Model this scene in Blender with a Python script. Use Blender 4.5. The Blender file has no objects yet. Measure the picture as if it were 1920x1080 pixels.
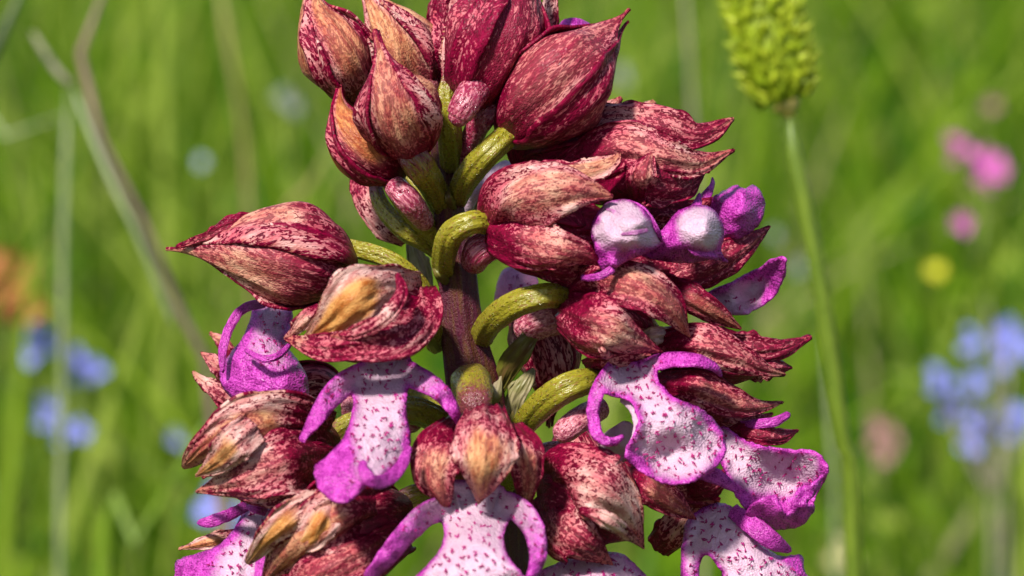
import bpy, math, random
import numpy as np
from mathutils import Vector, noise as mnoise
from mathutils.geometry import delaunay_2d_cdt

# ------------------------------------------------------------------ camera, sky, sun, exposure
scene = bpy.context.scene
R = math.radians
PITCH = R(10.0)
DIST = 0.42                      # camera to the plane of the flower spike, metres
KPX = 0.095 / 1920.0             # metres per photograph pixel in that plane
FWD = np.array([0.0, math.cos(PITCH), -math.sin(PITCH)])
UPV = np.array([0.0, math.sin(PITCH), math.cos(PITCH)])
RGT = np.array([1.0, 0.0, 0.0])
TARGET = np.array([0.0, 0.0, 0.33])
CAM = TARGET - FWD * DIST
TOCAM = -FWD

cam_data = bpy.data.cameras.new('camera')
cam = bpy.data.objects.new('camera', cam_data)
scene.collection.objects.link(cam)
cam.location = CAM
cam.rotation_euler = (math.pi / 2 - PITCH, 0, 0)
cam_data.sensor_width = 36.0
cam_data.lens = 36.0 * DIST / 0.095
cam_data.clip_start = 0.02
cam_data.clip_end = 500.0
cam_data.dof.use_dof = True
cam_data.dof.focus_distance = DIST - 0.007
cam_data.dof.aperture_fstop = cam_data.lens / 4.1
cam_data.dof.aperture_blades = 0
scene.camera = cam

SUN_EL, SUN_AZ = 46.0, -152.0     # azimuth measured from +Y towards +X
el, az = R(SUN_EL), R(SUN_AZ)
sdir = Vector((math.sin(az) * math.cos(el), math.cos(az) * math.cos(el), math.sin(el)))
world = bpy.data.worlds.new('World')
scene.world = world
world.use_nodes = True
wn = world.node_tree
sky = wn.nodes.new('ShaderNodeTexSky')
sky.sky_type = 'NISHITA'
sky.sun_disc = False
sky.sun_elevation = el
sky.sun_rotation = az
bg = wn.nodes['Background']
bg.inputs['Strength'].default_value = 0.085
wn.links.new(sky.outputs[0], bg.inputs['Color'])
sun_data = bpy.data.lights.new('sun', 'SUN')
sun_data.energy = 4.5
sun_data.angle = R(6.0)      # a little high haze round the sun
sun_data.color = (1.0, 0.95, 0.87)
sun = bpy.data.objects.new('sun', sun_data)
sun.rotation_euler = sdir.to_track_quat('Z', 'Y').to_euler()
sun.location = (-1, -2, 3)
scene.collection.objects.link(sun)
scene.view_settings.view_transform = 'Standard'
scene.view_settings.look = 'None'
scene.view_settings.exposure = 0.88
scene.view_settings.gamma = 1.0
scene.view_settings.use_curve_mapping = False
scene.render.engine = 'CYCLES'
scene.cycles.use_denoising = True
scene.cycles.max_bounces = 5
scene.cycles.transmission_bounces = 4
scene.cycles.caustics_reflective = False
scene.cycles.caustics_refractive = False

COL = scene.collection
rng = np.random.default_rng(7)
random.seed(7)


# ------------------------------------------------------------------ helpers
def P(x, y, d=0.0):
    """photograph pixel + depth in mm behind the spike's plane -> world point"""
    z = DIST + d * 0.001
    s = KPX * z / DIST
    return CAM + FWD * z + RGT * ((x - 960.0) * s) + UPV * ((540.0 - y) * s)


def PN(a):
    a = np.asarray(a, float)
    z = DIST + a[:, 2] * 0.001
    s = KPX * z / DIST
    return CAM[None] + FWD[None] * z[:, None] + RGT[None] * ((a[:, 0] - 960.0) * s)[:, None] + UPV[None] * ((540.0 - a[:, 1]) * s)[:, None]


def crs(pts, n, closed=False):
    """Catmull-Rom through pts (k x m), n samples, roughly even in arc length"""
    p = np.asarray(pts, float)
    k = len(p)
    if closed:
        q = np.vstack([p[-1], p, p[0], p[1]])
        segs = k
    else:
        if k == 2:
            t = np.linspace(0, 1, n)[:, None]
            return p[0] * (1 - t) + p[1] * t
        q = np.vstack([2 * p[0] - p[1], p, 2 * p[-1] - p[-2]])
        segs = k - 1
    out = []
    m = 24
    for i in range(segs):
        a, b, c, d = q[i], q[i + 1], q[i + 2], q[i + 3]
        t = np.linspace(0, 1, m, endpoint=False)[:, None]
        out.append(0.5 * (2 * b + (c - a) * t + (2 * a - 5 * b + 4 * c - d) * t * t + (3 * b - a - 3 * c + d) * t ** 3))
    out = np.vstack(out + [q[segs + 1][None]])
    w = min(out.shape[1], 2)
    L = np.concatenate([[0], np.cumsum(np.linalg.norm(np.diff(out[:, :w], axis=0), axis=1) + 1e-9)])
    s = np.linspace(0, L[-1], n + (1 if closed else 0))
    if closed:
        s = s[:-1]
    return np.stack([np.interp(s, L, out[:, j]) for j in range(out.shape[1])], axis=1)


def frames(sp, roll=0.0, twist=0.0, ref=None):
    T = np.gradient(sp, axis=0)
    T /= np.linalg.norm(T, axis=1)[:, None] + 1e-12
    E = (TOCAM if ref is None else ref)[None] * np.ones((len(sp), 1))
    O = E - T * (E * T).sum(1)[:, None]
    bad = np.linalg.norm(O, axis=1) < 0.15
    if bad.any():
        alt = UPV[None] * np.ones((len(sp), 1))
        alt = alt - T * (alt * T).sum(1)[:, None]
        O[bad] = alt[bad] * 0.3 + O[bad]
    O /= np.linalg.norm(O, axis=1)[:, None] + 1e-12
    S = np.cross(T, O)
    a = R(roll) + R(twist) * np.linspace(0, 1, len(sp))
    O2 = O * np.cos(a)[:, None] + S * np.sin(a)[:, None]
    S2 = np.cross(T, O2)
    return T, O2, S2


def fbm(a, b, c, octs=3):
    v, amp = 0.0, 1.0
    for _ in range(octs):
        v += amp * mnoise.noise((a, b, c))
        a, b, c, amp = a * 2.03, b * 2.03, c * 2.03 + 5.1, amp * 0.5
    return v


def ridged(a, b, c):
    return 1.0 - 2.2 * abs(mnoise.noise((a, b, c)))


def make_obj(name, verts, faces, mat, parent=None, origin=None, attrs=None, color=None, solid=0.0, smooth=True):
    """one mesh object; verts are world points, stored relative to the parent's world origin"""
    verts = np.asarray(verts, float)
    o0 = np.zeros(3) if origin is None else np.asarray(origin, float)
    me = bpy.data.meshes.new(name)
    me.from_pydata((verts - o0).tolist(), [], faces)
    if attrs:
        for k, v in attrs.items():
            v = np.asarray(v, np.float32)
            if v.ndim == 2:
                a = me.attributes.new(k, 'FLOAT_VECTOR', 'POINT')
                a.data.foreach_set('vector', v.ravel())
            else:
                a = me.attributes.new(k, 'FLOAT', 'POINT')
                a.data.foreach_set('value', v)
    me.materials.append(mat)
    if smooth:
        me.polygons.foreach_set('use_smooth', [True] * len(me.polygons))
    ob = bpy.data.objects.new(name, me)
    COL.objects.link(ob)
    if parent is not None:
        ob.parent = parent
    elif origin is not None:
        ob.location = o0
    if color is not None:
        ob.color = color
    if solid:
        m = ob.modifiers.new('thickness', 'SOLIDIFY')
        m.thickness = solid
        m.offset = -1.0
    me.update()
    return ob


def empty(name, loc, parent=None, porigin=None):
    e = bpy.data.objects.new(name, None)
    e.empty_display_size = 0.01
    COL.objects.link(e)
    if parent is not None:
        e.parent = parent
        e.location = np.asarray(loc) - np.asarray(porigin)
    else:
        e.location = loc
    return e


def tag(o, label, cat, group=None, kind=None):
    if label:
        o['label'] = label
    if cat:
        o['category'] = cat
    if group:
        o['group'] = group
    if kind:
        o['kind'] = kind
    return o


def grid_faces(n, m, wrap=False):
    f = []
    mm = m if wrap else m - 1
    for i in range(n - 1):
        for j in range(mm):
            j2 = (j + 1) % m
            f.append((i * m + j, i * m + j2, (i + 1) * m + j2, (i + 1) * m + j))
    return f


# ------------------------------------------------------------------ materials
def new_mat(name):
    m = bpy.data.materials.new(name)
    m.use_nodes = True
    nt = m.node_tree
    b = nt.nodes['Principled BSDF']
    return m, nt, b


class NB:
    """small node-building shorthand"""
    def __init__(self, nt):
        self.nt = nt

    def n(self, t, **kw):
        nd = self.nt.nodes.new(t)
        for k, v in kw.items():
            setattr(nd, k, v)
        return nd

    def put(self, sock, v):
        if isinstance(v, bpy.types.NodeSocket):
            self.nt.links.new(v, sock)
        elif v is not None:
            sock.default_value = v

    def attr(self, name, out='Fac'):
        nd = self.n('ShaderNodeAttribute')
        nd.attribute_name = name
        return nd.outputs[out]

    def math(self, op, a, b=None, c=None, clamp=False):
        nd = self.n('ShaderNodeMath', operation=op)
        nd.use_clamp = clamp
        self.put(nd.inputs[0], a)
        if b is not None:
            self.put(nd.inputs[1], b)
        if c is not None:
            self.put(nd.inputs[2], c)
        return nd.outputs[0]

    def ss(self, v, lo, hi, a=0.0, b=1.0):
        nd = self.n('ShaderNodeMapRange', interpolation_type='SMOOTHSTEP')
        self.put(nd.inputs['Value'], v)
        nd.inputs['From Min'].default_value = lo
        nd.inputs['From Max'].default_value = hi
        nd.inputs['To Min'].default_value = a
        nd.inputs['To Max'].default_value = b
        return nd.outputs[0]

    def noise(self, vec, scale, detail=3.0, rough=0.55, dist=0.0, out=0):
        nd = self.n('ShaderNodeTexNoise')
        self.put(nd.inputs['Vector'], vec)
        nd.inputs['Scale'].default_value = scale
        nd.inputs['Detail'].default_value = detail
        nd.inputs['Roughness'].default_value = rough
        nd.inputs['Distortion'].default_value = dist
        return nd.outputs[out]

    def vor(self, vec, scale, feature='F1', out='Distance', rnd=1.0):
        nd = self.n('ShaderNodeTexVoronoi', feature=feature)
        self.put(nd.inputs['Vector'], vec)
        nd.inputs['Scale'].default_value = scale
        nd.inputs['Randomness'].default_value = rnd
        return nd.outputs[out]

    def mix(self, f, a, b):
        nd = self.n('ShaderNodeMix', data_type='RGBA')
        self.put(nd.inputs[0], f)
        for s, v in ((nd.inputs[6], a), (nd.inputs[7], b)):
            if isinstance(v, tuple):
                s.default_value = (v[0], v[1], v[2], 1.0)
            else:
                self.put(s, v)
        return nd.outputs[2]

    def vscale(self, vec, sc):
        nd = self.n('ShaderNodeVectorMath', operation='MULTIPLY')
        self.put(nd.inputs[0], vec)
        nd.inputs[1].default_value = sc
        return nd.outputs[0]

    def sep(self, v):
        nd = self.n('ShaderNodeSeparateXYZ')
        self.put(nd.inputs[0], v)
        return nd.outputs

    def bump(self, h, strength, dist=0.0002, normal=None):
        nd = self.n('ShaderNodeBump')
        nd.inputs['Strength'].default_value = strength
        nd.inputs['Distance'].default_value = dist
        self.put(nd.inputs['Height'], h)
        if normal is not None:
            self.put(nd.inputs['Normal'], normal)
        return nd.outputs[0]

    def translucent(self, bsdf, color, fac, normal=None):
        tr = self.n('ShaderNodeBsdfTranslucent')
        self.put(tr.inputs['Color'], color)
        if normal is not None:
            self.put(tr.inputs['Normal'], normal)
        mx = self.n('ShaderNodeMixShader')
        mx.inputs[0].default_value = fac
        self.nt.links.new(bsdf.outputs[0], mx.inputs[1])
        self.nt.links.new(tr.outputs[0], mx.inputs[2])
        self.nt.links.new(mx.outputs[0], self.nt.nodes['Material Output'].inputs['Surface'])


def mat_sepal():
    m, nt, b = new_mat('sepal_mottled_crimson')
    q = NB(nt)
    pc = q.attr('pc', 'Vector')
    st = q.sep(q.attr('st', 'Vector'))          # u across (-1..1), t along (0..1)
    oi = q.n('ShaderNodeObjectInfo')
    oc = q.sep(oi.outputs['Color'])
    orange_amt, dark_amt = oc[0], oc[1]
    au = q.math('ABSOLUTE', st[0])
    t = st[1]
    # streaky flecks and blotches, drawn out along the sepal
    def c0(v, k):
        return q.math('MULTIPLY', q.math('SUBTRACT', v, 0.5), k)
    n1 = q.noise(q.vscale(pc, (1.0, 0.5, 1.0)), 0.75, 3.0, 0.6, 0.6)
    n2 = q.noise(q.vscale(pc, (1.0, 0.58, 1.0)), 3.7, 2.0, 0.5, 0.9)
    n3 = q.noise(q.vscale(pc, (1.0, 0.08, 1.0)), 3.2, 2.0, 0.5, 0.5)   # veins
    big = q.noise(pc, 0.22, 2.0, 0.5)
    zone = q.math('ADD', c0(n1, 0.52), c0(big, 0.72))
    zone = q.math('ADD', zone, q.math('ADD', c0(dark_amt, 0.95), 0.03))
    zone = q.math('ADD', zone, q.math('MULTIPLY', q.ss(t, 0.40, 0.0, 0.0, 0.34), q.math('SUBTRACT', 1.0, oc[2])))
    s = q.math('ADD', zone, q.math('ADD', c0(n2, 1.75), c0(n3, 0.8)))
    s = q.math('ADD', s, q.ss(au, 0.86, 1.0, 0.0, 0.22))
    mask = q.ss(s, -0.01, 0.055)
    # ground colour: cream pink, with a withered tan to orange field
    og = q.math('MULTIPLY', q.ss(au, 0.80, 0.15), q.math('MULTIPLY', q.ss(t, 0.18, 0.45), q.ss(t, 1.05, 0.85)))
    on = q.noise(q.vscale(pc, (1.0, 0.3, 1.0)), 0.5, 3.0, 0.6)
    og = q.math('MULTIPLY', q.ss(q.math('ADD', q.math('MULTIPLY', og, 0.55), q.math('MULTIPLY', on, 0.75)), 0.40, 0.86), orange_amt, clamp=True)
    fine = q.noise(q.vscale(pc, (1.0, 0.3, 1.0)), 2.2, 3.0, 0.6)
    cream = q.mix(q.ss(fine, 0.3, 0.7), (0.47, 0.18, 0.17), (0.72, 0.46, 0.41))
    tan = q.mix(q.ss(fine, 0.3, 0.7), (0.34, 0.095, 0.018), (0.58, 0.28, 0.085))
    ground = q.mix(og, cream, tan)
    tipb = q.math('MAXIMUM', q.ss(t, 0.74, 1.0), q.math('MULTIPLY', q.ss(au, 0.80, 0.97), q.ss(n1, 0.42, 0.6)))
    ground = q.mix(q.math('MULTIPLY', tipb, 0.75), ground, (0.36, 0.13, 0.05))
    crim = q.mix(q.ss(n2, 0.35, 0.72), (0.235, 0.002, 0.036), (0.080, 0.001, 0.011))
    mask2 = q.math('MULTIPLY', mask, q.math('SUBTRACT', 1.0, q.math('MULTIPLY', og, 0.62)))
    wash = q.math('MULTIPLY', q.ss(zone, -0.22, 0.12), q.math('SUBTRACT', 0.68, q.math('MULTIPLY', og, 0.5)))
    col = q.mix(wash, ground, (0.44, 0.006, 0.070))
    col = q.mix(mask2, col, crim)
    q.put(b.inputs['Base Color'], col)
    q.put(b.inputs['Roughness'], q.ss(fine, 0.3, 0.7, 0.30, 0.5))
    b.inputs['Specular IOR Level'].default_value = 0.16
    bh = q.math('ADD', q.math('MULTIPLY', n3, 0.4), q.math('MULTIPLY', n2, 0.35))
    cell = q.vor(q.vscale(pc, (1.0, 0.7, 1.0)), 8.0)
    bh = q.math('ADD', bh, q.math('MULTIPLY', cell, 0.28))
    nrm = q.bump(bh, 0.6, 0.0004)
    q.put(b.inputs['Normal'], nrm)
    q.translucent(b, col, 0.22)
    return m


def mat_lip():
    m, nt, b = new_mat('lip_white_magenta')
    q = NB(nt)
    pc = q.attr('pc', 'Vector')
    mag = q.attr('mag')
    n1 = q.noise(pc, 1.1, 3.0, 0.6)
    n2 = q.noise(pc, 4.5, 3.0, 0.65)
    n3 = q.noise(pc, 6.5, 2.0, 0.6)
    mm = q.math('ADD', mag, q.math('MULTIPLY', q.math('SUBTRACT', n1, 0.5), 0.45))
    mm = q.math('ADD', mm, q.math('MULTIPLY', q.math('SUBTRACT', n2, 0.5), 0.35))
    f = q.ss(mm, 0.12, 0.82)
    white = q.mix(n1, (0.56, 0.30, 0.46), (0.70, 0.55, 0.63))
    mg = q.mix(q.ss(q.math('ADD', q.math('MULTIPLY', n3, 0.55), q.math('MULTIPLY', n1, 0.45)), 0.36, 0.62), (0.24, 0.003, 0.18), (0.64, 0.075, 0.51))
    col = q.mix(f, white, mg)
    oi = q.n('ShaderNodeObjectInfo')
    oc = q.sep(oi.outputs['Color'])
    col = q.mix(q.math('MULTIPLY', oc[0], 0.75), col, (0.72, 0.30, 0.45))
    sp = q.vor(pc, 0.85, 'F1', 'Distance')
    spm = q.ss(q.math('ADD', sp, q.math('MULTIPLY', n2, 0.22)), 0.25, 0.20)
    spm = q.math('MULTIPLY', spm, q.math('MULTIPLY', oc[1], q.ss(mag, 0.85, 0.35)))
    col = q.mix(q.math('MULTIPLY', spm, 0.75), col, (0.33, 0.012, 0.16))
    q.put(b.inputs['Base Color'], col)
    q.put(b.inputs['Roughness'], q.ss(n3, 0.35, 0.65, 0.25, 0.5))
    b.inputs['Specular IOR Level'].default_value = 0.4
    h = q.math('ADD', q.vor(pc, 5.0), q.math('ADD', q.math('MULTIPLY', n2, 0.9), q.math('MULTIPLY', n1, 2.5)))
    q.put(b.inputs['Normal'], q.bump(h, 0.42, 0.0003))
    q.translucent(b, col, 0.34)
    return m


def mat_ovary():
    m, nt, b = new_mat('ovary_olive_green')
    q = NB(nt)
    pc = q.attr('pc', 'Vector')
    st = q.sep(q.attr('st', 'Vector'))
    oi = q.n('ShaderNodeObjectInfo')
    oc = q.sep(oi.outputs['Color'])
    n1 = q.noise(q.vscale(pc, (1.0, 0.3, 1.0)), 1.0, 4.0, 0.6)
    n2 = q.noise(pc, 3.0, 3.0, 0.6)
    g = q.mix(n1, (0.11, 0.098, 0.006), (0.30, 0.265, 0.020))
    pur = q.mix(n2, (0.055, 0.012, 0.016), (0.20, 0.035, 0.05))
    e = q.math('MAXIMUM', q.ss(st[1], 0.30, 0.02), q.ss(st[1], 0.78, 1.02, 0.0, 0.6))
    e = q.math('ADD', e, q.math('MULTIPLY', oc[1], 0.8))
    e = q.ss(q.math('ADD', e, q.math('MULTIPLY', q.math('SUBTRACT', n2, 0.5), 1.3)), 0.20, 0.85)
    col = q.mix(e, g, pur)
    red = q.ss(q.noise(q.vscale(pc, (1.0, 0.6, 1.0)), 4.5, 2.0, 0.5), 0.56, 0.66)
    col = q.mix(q.math('MULTIPLY', red, 0.55), col, (0.16, 0.03, 0.025))
    col = q.mix(q.math('MULTIPLY', oc[0], 0.97), col, q.mix(q.ss(q.math('SUBTRACT', n2, q.math('MULTIPLY', oc[1], 0.35)), 0.32, 0.66), (0.21, 0.010, 0.05), (0.58, 0.22, 0.27)))
    q.put(b.inputs['Base Color'], col)
    q.put(b.inputs['Roughness'], q.ss(n2, 0.35, 0.65, 0.14, 0.4))
    b.inputs['Specular IOR Level'].default_value = 0.5
    dots = q.ss(q.vor(q.vscale(pc, (1.0, 0.8, 1.0)), 2.6), 0.30, 0.05)
    grv = q.noise(q.vscale(pc, (1.0, 0.08, 1.0)), 2.2, 2.0, 0.5)
    h = q.math('ADD', q.math('MULTIPLY', dots, 0.9), q.math('ADD', q.math('MULTIPLY', n2, 0.6), q.math('MULTIPLY', grv, 0.5)))
    q.put(b.inputs['Normal'], q.bump(h, 0.8, 0.0004))
    b.inputs['Subsurface Weight'].default_value = 0.2
    b.inputs['Subsurface Radius'].default_value = (1.0, 0.8, 0.2)
    b.inputs['Subsurface Scale'].default_value = 0.001
    return m


def mat_plain(name, c1, c2, scale=1.0, rough=0.5, trans=0.0, bump=0.3, attr='pc', spec=0.4):
    m, nt, b = new_mat(name)
    q = NB(nt)
    if attr == 'pc':
        pc = q.attr('pc', 'Vector')
        v = q.vscale(pc, (1.0, 0.3, 1.0))
    else:
        tc = q.n('ShaderNodeTexCoord')
        v = q.vscale(tc.outputs['Object'], (1000.0, 1000.0, 1000.0))
    n1 = q.noise(v, scale, 4.0, 0.6)
    col = q.mix(q.ss(n1, 0.3, 0.7), c1, c2)
    q.put(b.inputs['Base Color'], col)
    b.inputs['Roughness'].default_value = rough
    b.inputs['Specular IOR Level'].default_value = spec
    if bump:
        q.put(b.inputs['Normal'], q.bump(q.noise(v, scale * 3, 3.0), bump, 0.0003))
    if trans:
        q.translucent(b, col, trans)
    return m


M_SEPAL = mat_sepal()
M_LIP = mat_lip()
M_OVARY = mat_ovary()
M_TUFT = mat_plain('tuft_crimson', (0.26, 0.006, 0.085), (0.40, 0.02, 0.20), 2.0, 0.5, 0.1, 0.0, 'obj')
M_BRACT = mat_plain('bract_membranous', (0.17, 0.17, 0.035), (0.42, 0.33, 0.22), 0.8, 0.45, 0.3)
M_BRACTG = mat_plain('bract_green', (0.10, 0.05, 0.02), (0.17, 0.18, 0.02), 0.8, 0.45, 0.25)


# ------------------------------------------------------------------ flower primitives
SEED = [0]


class Flower:
    def __init__(self, root, rorigin, x, y, d):
        self.o = P(x, y, d)
        self.e = empty('flower', self.o, root, rorigin)
        self.off = (0, 0, 0)

    # --- boat-shaped sepal along a spine of (x, y, depth, half width)
    def sepal(self, spine, roll=0, cup=55, twist=0, orange=0.5, dark=0.5, keel=0.06, wrinkle=1.0, mat=None,
              name='sepal', nt=44, nu=29, wavy=0.0, solid=0.00028, nobase=0.0):
        SEED[0] += 1
        sd = SEED[0] * 3.71
        s = crs(spine, nt)
        w = np.maximum(s[:, 3], 0.8) * KPX
        c = PN(s[:, :3])
        T, O, S = frames(c, roll, twist)
        L = np.concatenate([[0], np.cumsum(np.linalg.norm(np.diff(c, axis=0), axis=1))])
        th0 = R(cup)
        verts, pcs, sts = [], [], []
        u = np.linspace(-1, 1, nu)
        for i in range(nt):
            t = i / (nt - 1)
            th = th0 * (0.75 + 0.25 * math.sin(math.pi * min(1, t * 1.3)))
            rho = w[i] / math.sin(min(th, math.pi / 2))
            eds = [1.0 + (0.07 + wavy) * fbm(t * 9.0, sd, sg * 2.1, 2) * min(1.0, t * 2.5) for sg in (-1, 1)]
            for j in range(nu):
                uu = u[j]
                a = uu * th
                r = rho
                dn = fbm(uu * 2.2, t * 2.6, sd, 2) * 0.13 + ridged(uu * 2.6 + 0.3 * fbm(t * 3, sd, 1.0, 1), t * 1.1, sd + 9) * 0.10
                dn += ridged(uu * 3.2, t * 5.0, sd + 3) * 0.05
                dn += keel * math.exp(-(uu / 0.12) ** 2)
                dn -= 0.05 * math.exp(-((abs(uu) - 0.42) / 0.11) ** 2)
                dn += 0.26 * max(0.0, abs(uu) - 0.74) / 0.26 * (0.5 + 1.1 * mnoise.noise((t * 6, sd, 3.0 * uu)))
                q = c[i] + S[i] * (r * math.sin(a) * (1.0 + (eds[0 if uu < 0 else 1] - 1.0) * abs(uu) ** 3)) + O[i] * (r * (math.cos(a) - 1.0) * 1.0 + w[i] * dn * wrinkle)
                verts.append(q)
                pcs.append((uu * w[i] * 1000 * th / math.sin(min(th, math.pi / 2)), L[i] * 1000, sd))
                sts.append((uu, t, 0))
        return make_obj(name, verts, grid_faces(nt, nu), mat or M_SEPAL, self.e, self.o, {'pc': np.array(pcs), 'st': np.array(sts)},
                        (orange, dark, nobase, 1), solid)

    # --- closed hood: overlapping sepals wrapped round a curved axis
    def hood(self, axis, w, roll=0, p=0.38, n=3, orange=0.5, dark=0.5, splay=0.12, flat=1.0, r0=0.30, nt=46, nu=29, ext=None, tipr=0.05, half=78, pw=0.85, lump=1.0):
        SEED[0] += 1
        ax = crs([(a[0], a[1], a[2]) for a in axis], nt)
        c = PN(ax)
        T, O, S = frames(c, 0)
        Ltot = np.linalg.norm(np.diff(c, axis=0), axis=1).sum()
        rw = w * KPX * 0.95
        for k in range(n):
            sd = SEED[0] * 5.13 + k * 1.77
            ph0 = R(roll + k * 360.0 / n)
            lay = 1.0 + 0.035 * ((k * 2) % 3) - 0.03
            e = 0.0 if ext is None else ext[k % len(ext)]
            sp = splay * (0.6 + 0.8 * (0.5 + 0.5 * mnoise.noise((sd, 0.3, 0.9))))
            verts, pcs, sts = [], [], []
            for i in range(nt):
                t = i / (nt - 1)
                if t < p:
                    r = r0 + (1 - r0) * math.sin(math.pi / 2 * (t / p)) ** 0.8
                else:
                    s_ = (t - p) / (1 - p)
                    r = (0.5 + 0.5 * math.cos(math.pi * s_ ** 0.95)) ** pw * (1 - tipr) + tipr * (1 - s_ * 0.6)
                tipk = max(0.0, (t - 0.62) / 0.38)
                hw = R(half) * (1 - 0.55 * tipk ** 1.5) * (1.0 + 0.08 * fbm(t * 8.0, sd, 0.7, 2))
                out = O[i] * math.cos(ph0) + S[i] * math.sin(ph0)
                cc = c[i] + out * (rw * sp * tipk ** 1.6) + T[i] * (e * KPX * tipk ** 2)
                for j in range(nu):
                    uu = -1 + 2 * j / (nu - 1)
                    a = ph0 + uu * hw
                    dn = fbm(uu * 2.0, t * 2.6, sd, 2) * 0.13 + ridged(uu * 2.6 + 0.3 * fbm(t * 3, sd, 1.0, 1), t * 1.1, sd + 4) * 0.08
                    dn += ridged(uu * 3.2, t * 5.0, sd + 3) * 0.035
                    dn *= lump
                    dn += 0.04 * math.exp(-(uu / 0.11) ** 2) - 0.035 * math.exp(-((abs(uu) - 0.42) / 0.11) ** 2)
                    dn += 0.15 * max(0.0, abs(uu) - 0.80) / 0.20 * (0.7 + mnoise.noise((t * 6, sd, 3.0 * uu)))
                    rr = rw * r * (lay + dn * min(1.0, 0.35 + t * 2))
                    verts.append(cc + (O[i] * math.cos(a) * flat + S[i] * math.sin(a)) * rr)
                    pcs.append((uu * hw * rw * r * 1000 + 0.2 * uu, t * Ltot * 1000, sd))
                    sts.append((uu, t, 0))
            make_obj('sepal', verts, grid_faces(nt, nu), M_SEPAL, self.e, self.o, {'pc': np.array(pcs), 'st': np.array(sts)},
                     (orange, dark, 0, 1), 0.00025)

    # --- ridged tube: ovary, spur, arms
    def tube(self, name, pts, mat=None, ridges=6, ridge=0.08, twist=260, pink=0.0, purple=0.0, nt=44, nu=40, cap=True, mag=None, bumpy=0.04):
        if name == 'ovary':
            pts = [(q[0], q[1], q[2], q[3] * 0.9) for q in pts]
        v, f, at = tube_geo(pts, ridges, ridge, twist, nt, nu, bumpy)
        return make_obj(name, v, f, mat or M_OVARY, self.e, self.o, at, (pink, purple, 0, 1))

    # --- lip traced as an outline with a depth surface through control points
    def lip(self, outlines, arms=(), edge=9.0, edge_amt=0.9, mags=(), curl=0.0, curlw=14.0, ruffle=0.6, tufts=0.0016, pinkwash=0.0,
            spots=0.0, sp=6.0, tuft_zone=None, frill=1.5, solid=0.0002, name='lip', pillow=0.7):
        SEED[0] += 1
        sd = SEED[0] * 2.3
        allv, allf, mg, pcs = [], [], [], []
        tv, tf = [], []
        lr = np.random.default_rng(SEED[0])
        tubes = [q for q in arms if len(q) > 2]
        flats = [q for q in arms if len(q) == 2]
        for oi_, (outline, ctrl) in enumerate(outlines):
            def smooth_outline(o, fr):
                o = np.asarray(o, float)
                per = np.linalg.norm(np.diff(np.vstack([o, o[:1]]), axis=0), axis=1).sum()
                b = crs(o, max(24, int(per / 5.0)), closed=True)
                nrm = np.roll(b, -1, 0) - np.roll(b, 1, 0)
                nrm = np.stack([nrm[:, 1], -nrm[:, 0]], 1) / (np.linalg.norm(nrm, axis=1)[:, None] + 1e-9)
                jit = np.array([fbm(q[0] / 9.0, q[1] / 9.0, sd, 2) for q in b]) * fr
                return b + nrm * jit[:, None]
            polys = [smooth_outline(outline, frill)]
            ctrl = list(ctrl)
            spines = []
            if oi_ == 0:
                for (ap, am) in flats:
                    sp_ = crs(ap, 22)
                    tg = np.gradient(sp_[:, :2], axis=0)
                    tg /= np.linalg.norm(tg, axis=1)[:, None] + 1e-9
                    nn_ = np.stack([-tg[:, 1], tg[:, 0]], 1) * np.maximum(sp_[:, 3], 1.5)[:, None]
                    pl = np.vstack([sp_[:, :2] + nn_, (sp_[-1, :2] + tg[-1] * 3)[None], (sp_[:, :2] - nn_)[::-1]])
                    polys.append(pl[::1] + np.array([[fbm(q[0] / 14.0, q[1] / 14.0, sd, 1), fbm(q[0] / 14.0, q[1] / 14.0, sd + 3, 1)] for q in pl]) * 1.6)
                    spines.append((sp_, am))
                    ctrl += [tuple(q[:3]) for q in ap[1:]]
            b = np.vstack(polys)
            cx = np.asarray(ctrl, float)

            def phi(r2):
                return 0.5 * r2 * np.log(r2 + 1e-6)
            sc = 100.0
            A = ((cx[:, None, :2] - cx[None, :, :2]) / sc)
            K = phi((A ** 2).sum(-1)) + np.eye(len(cx)) * 0.02
            Pm = np.hstack([np.ones((len(cx), 1)), cx[:, :2] / sc])
            M = np.block([[K, Pm], [Pm.T, np.zeros((3, 3)) + np.eye(3) * -1e-6]])
            sol = np.linalg.solve(M, np.concatenate([cx[:, 2], np.zeros(3)]))

            ea = []
            o_ = 0
            for pl in polys:
                n_ = len(pl)
                ea += [(o_ + i, o_ + (i + 1) % n_) for i in range(n_)]
                o_ += n_
            seg = [None]

            def segdist(pt):
                a0, a1 = seg[0]
                best = np.full(len(pt), 1e9)
                for i in range(len(a0)):
                    dv = a1[i] - a0[i]
                    tt = np.clip(((pt - a0[i]) @ dv) / (dv @ dv + 1e-9), 0, 1)
                    best = np.minimum(best, np.linalg.norm(pt - a0[i] - tt[:, None] * dv, axis=1))
                return best
            seg[0] = (b[[e_[0] for e_ in ea]], b[[e_[1] for e_ in ea]])

            def depth(pt, ds):
                q2 = ((pt[:, None, :] - cx[None, :, :2]) / sc)
                d0 = phi((q2 ** 2).sum(-1)) @ sol[:len(cx)] + sol[len(cx)] + (pt / sc) @ sol[len(cx) + 1:]
                d0 = d0 + curl * np.exp(-(ds / curlw) ** 2)
                nz = np.array([fbm(p_[0] / 32.0, p_[1] / 32.0, sd, 2) for p_ in pt])
                return d0 + ruffle * nz * (0.35 + np.exp(-ds / 22.0)) + pillow * (np.exp(-(ds / 9.0)) - 1)
            mn, mx = b.min(0), b.max(0)
            gx, gy = np.meshgrid(np.arange(mn[0], mx[0], sp), np.arange(mn[1], mx[1], sp * 0.87))
            gx = gx + (np.arange(gx.shape[0]) % 2)[:, None] * sp * 0.5
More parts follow.
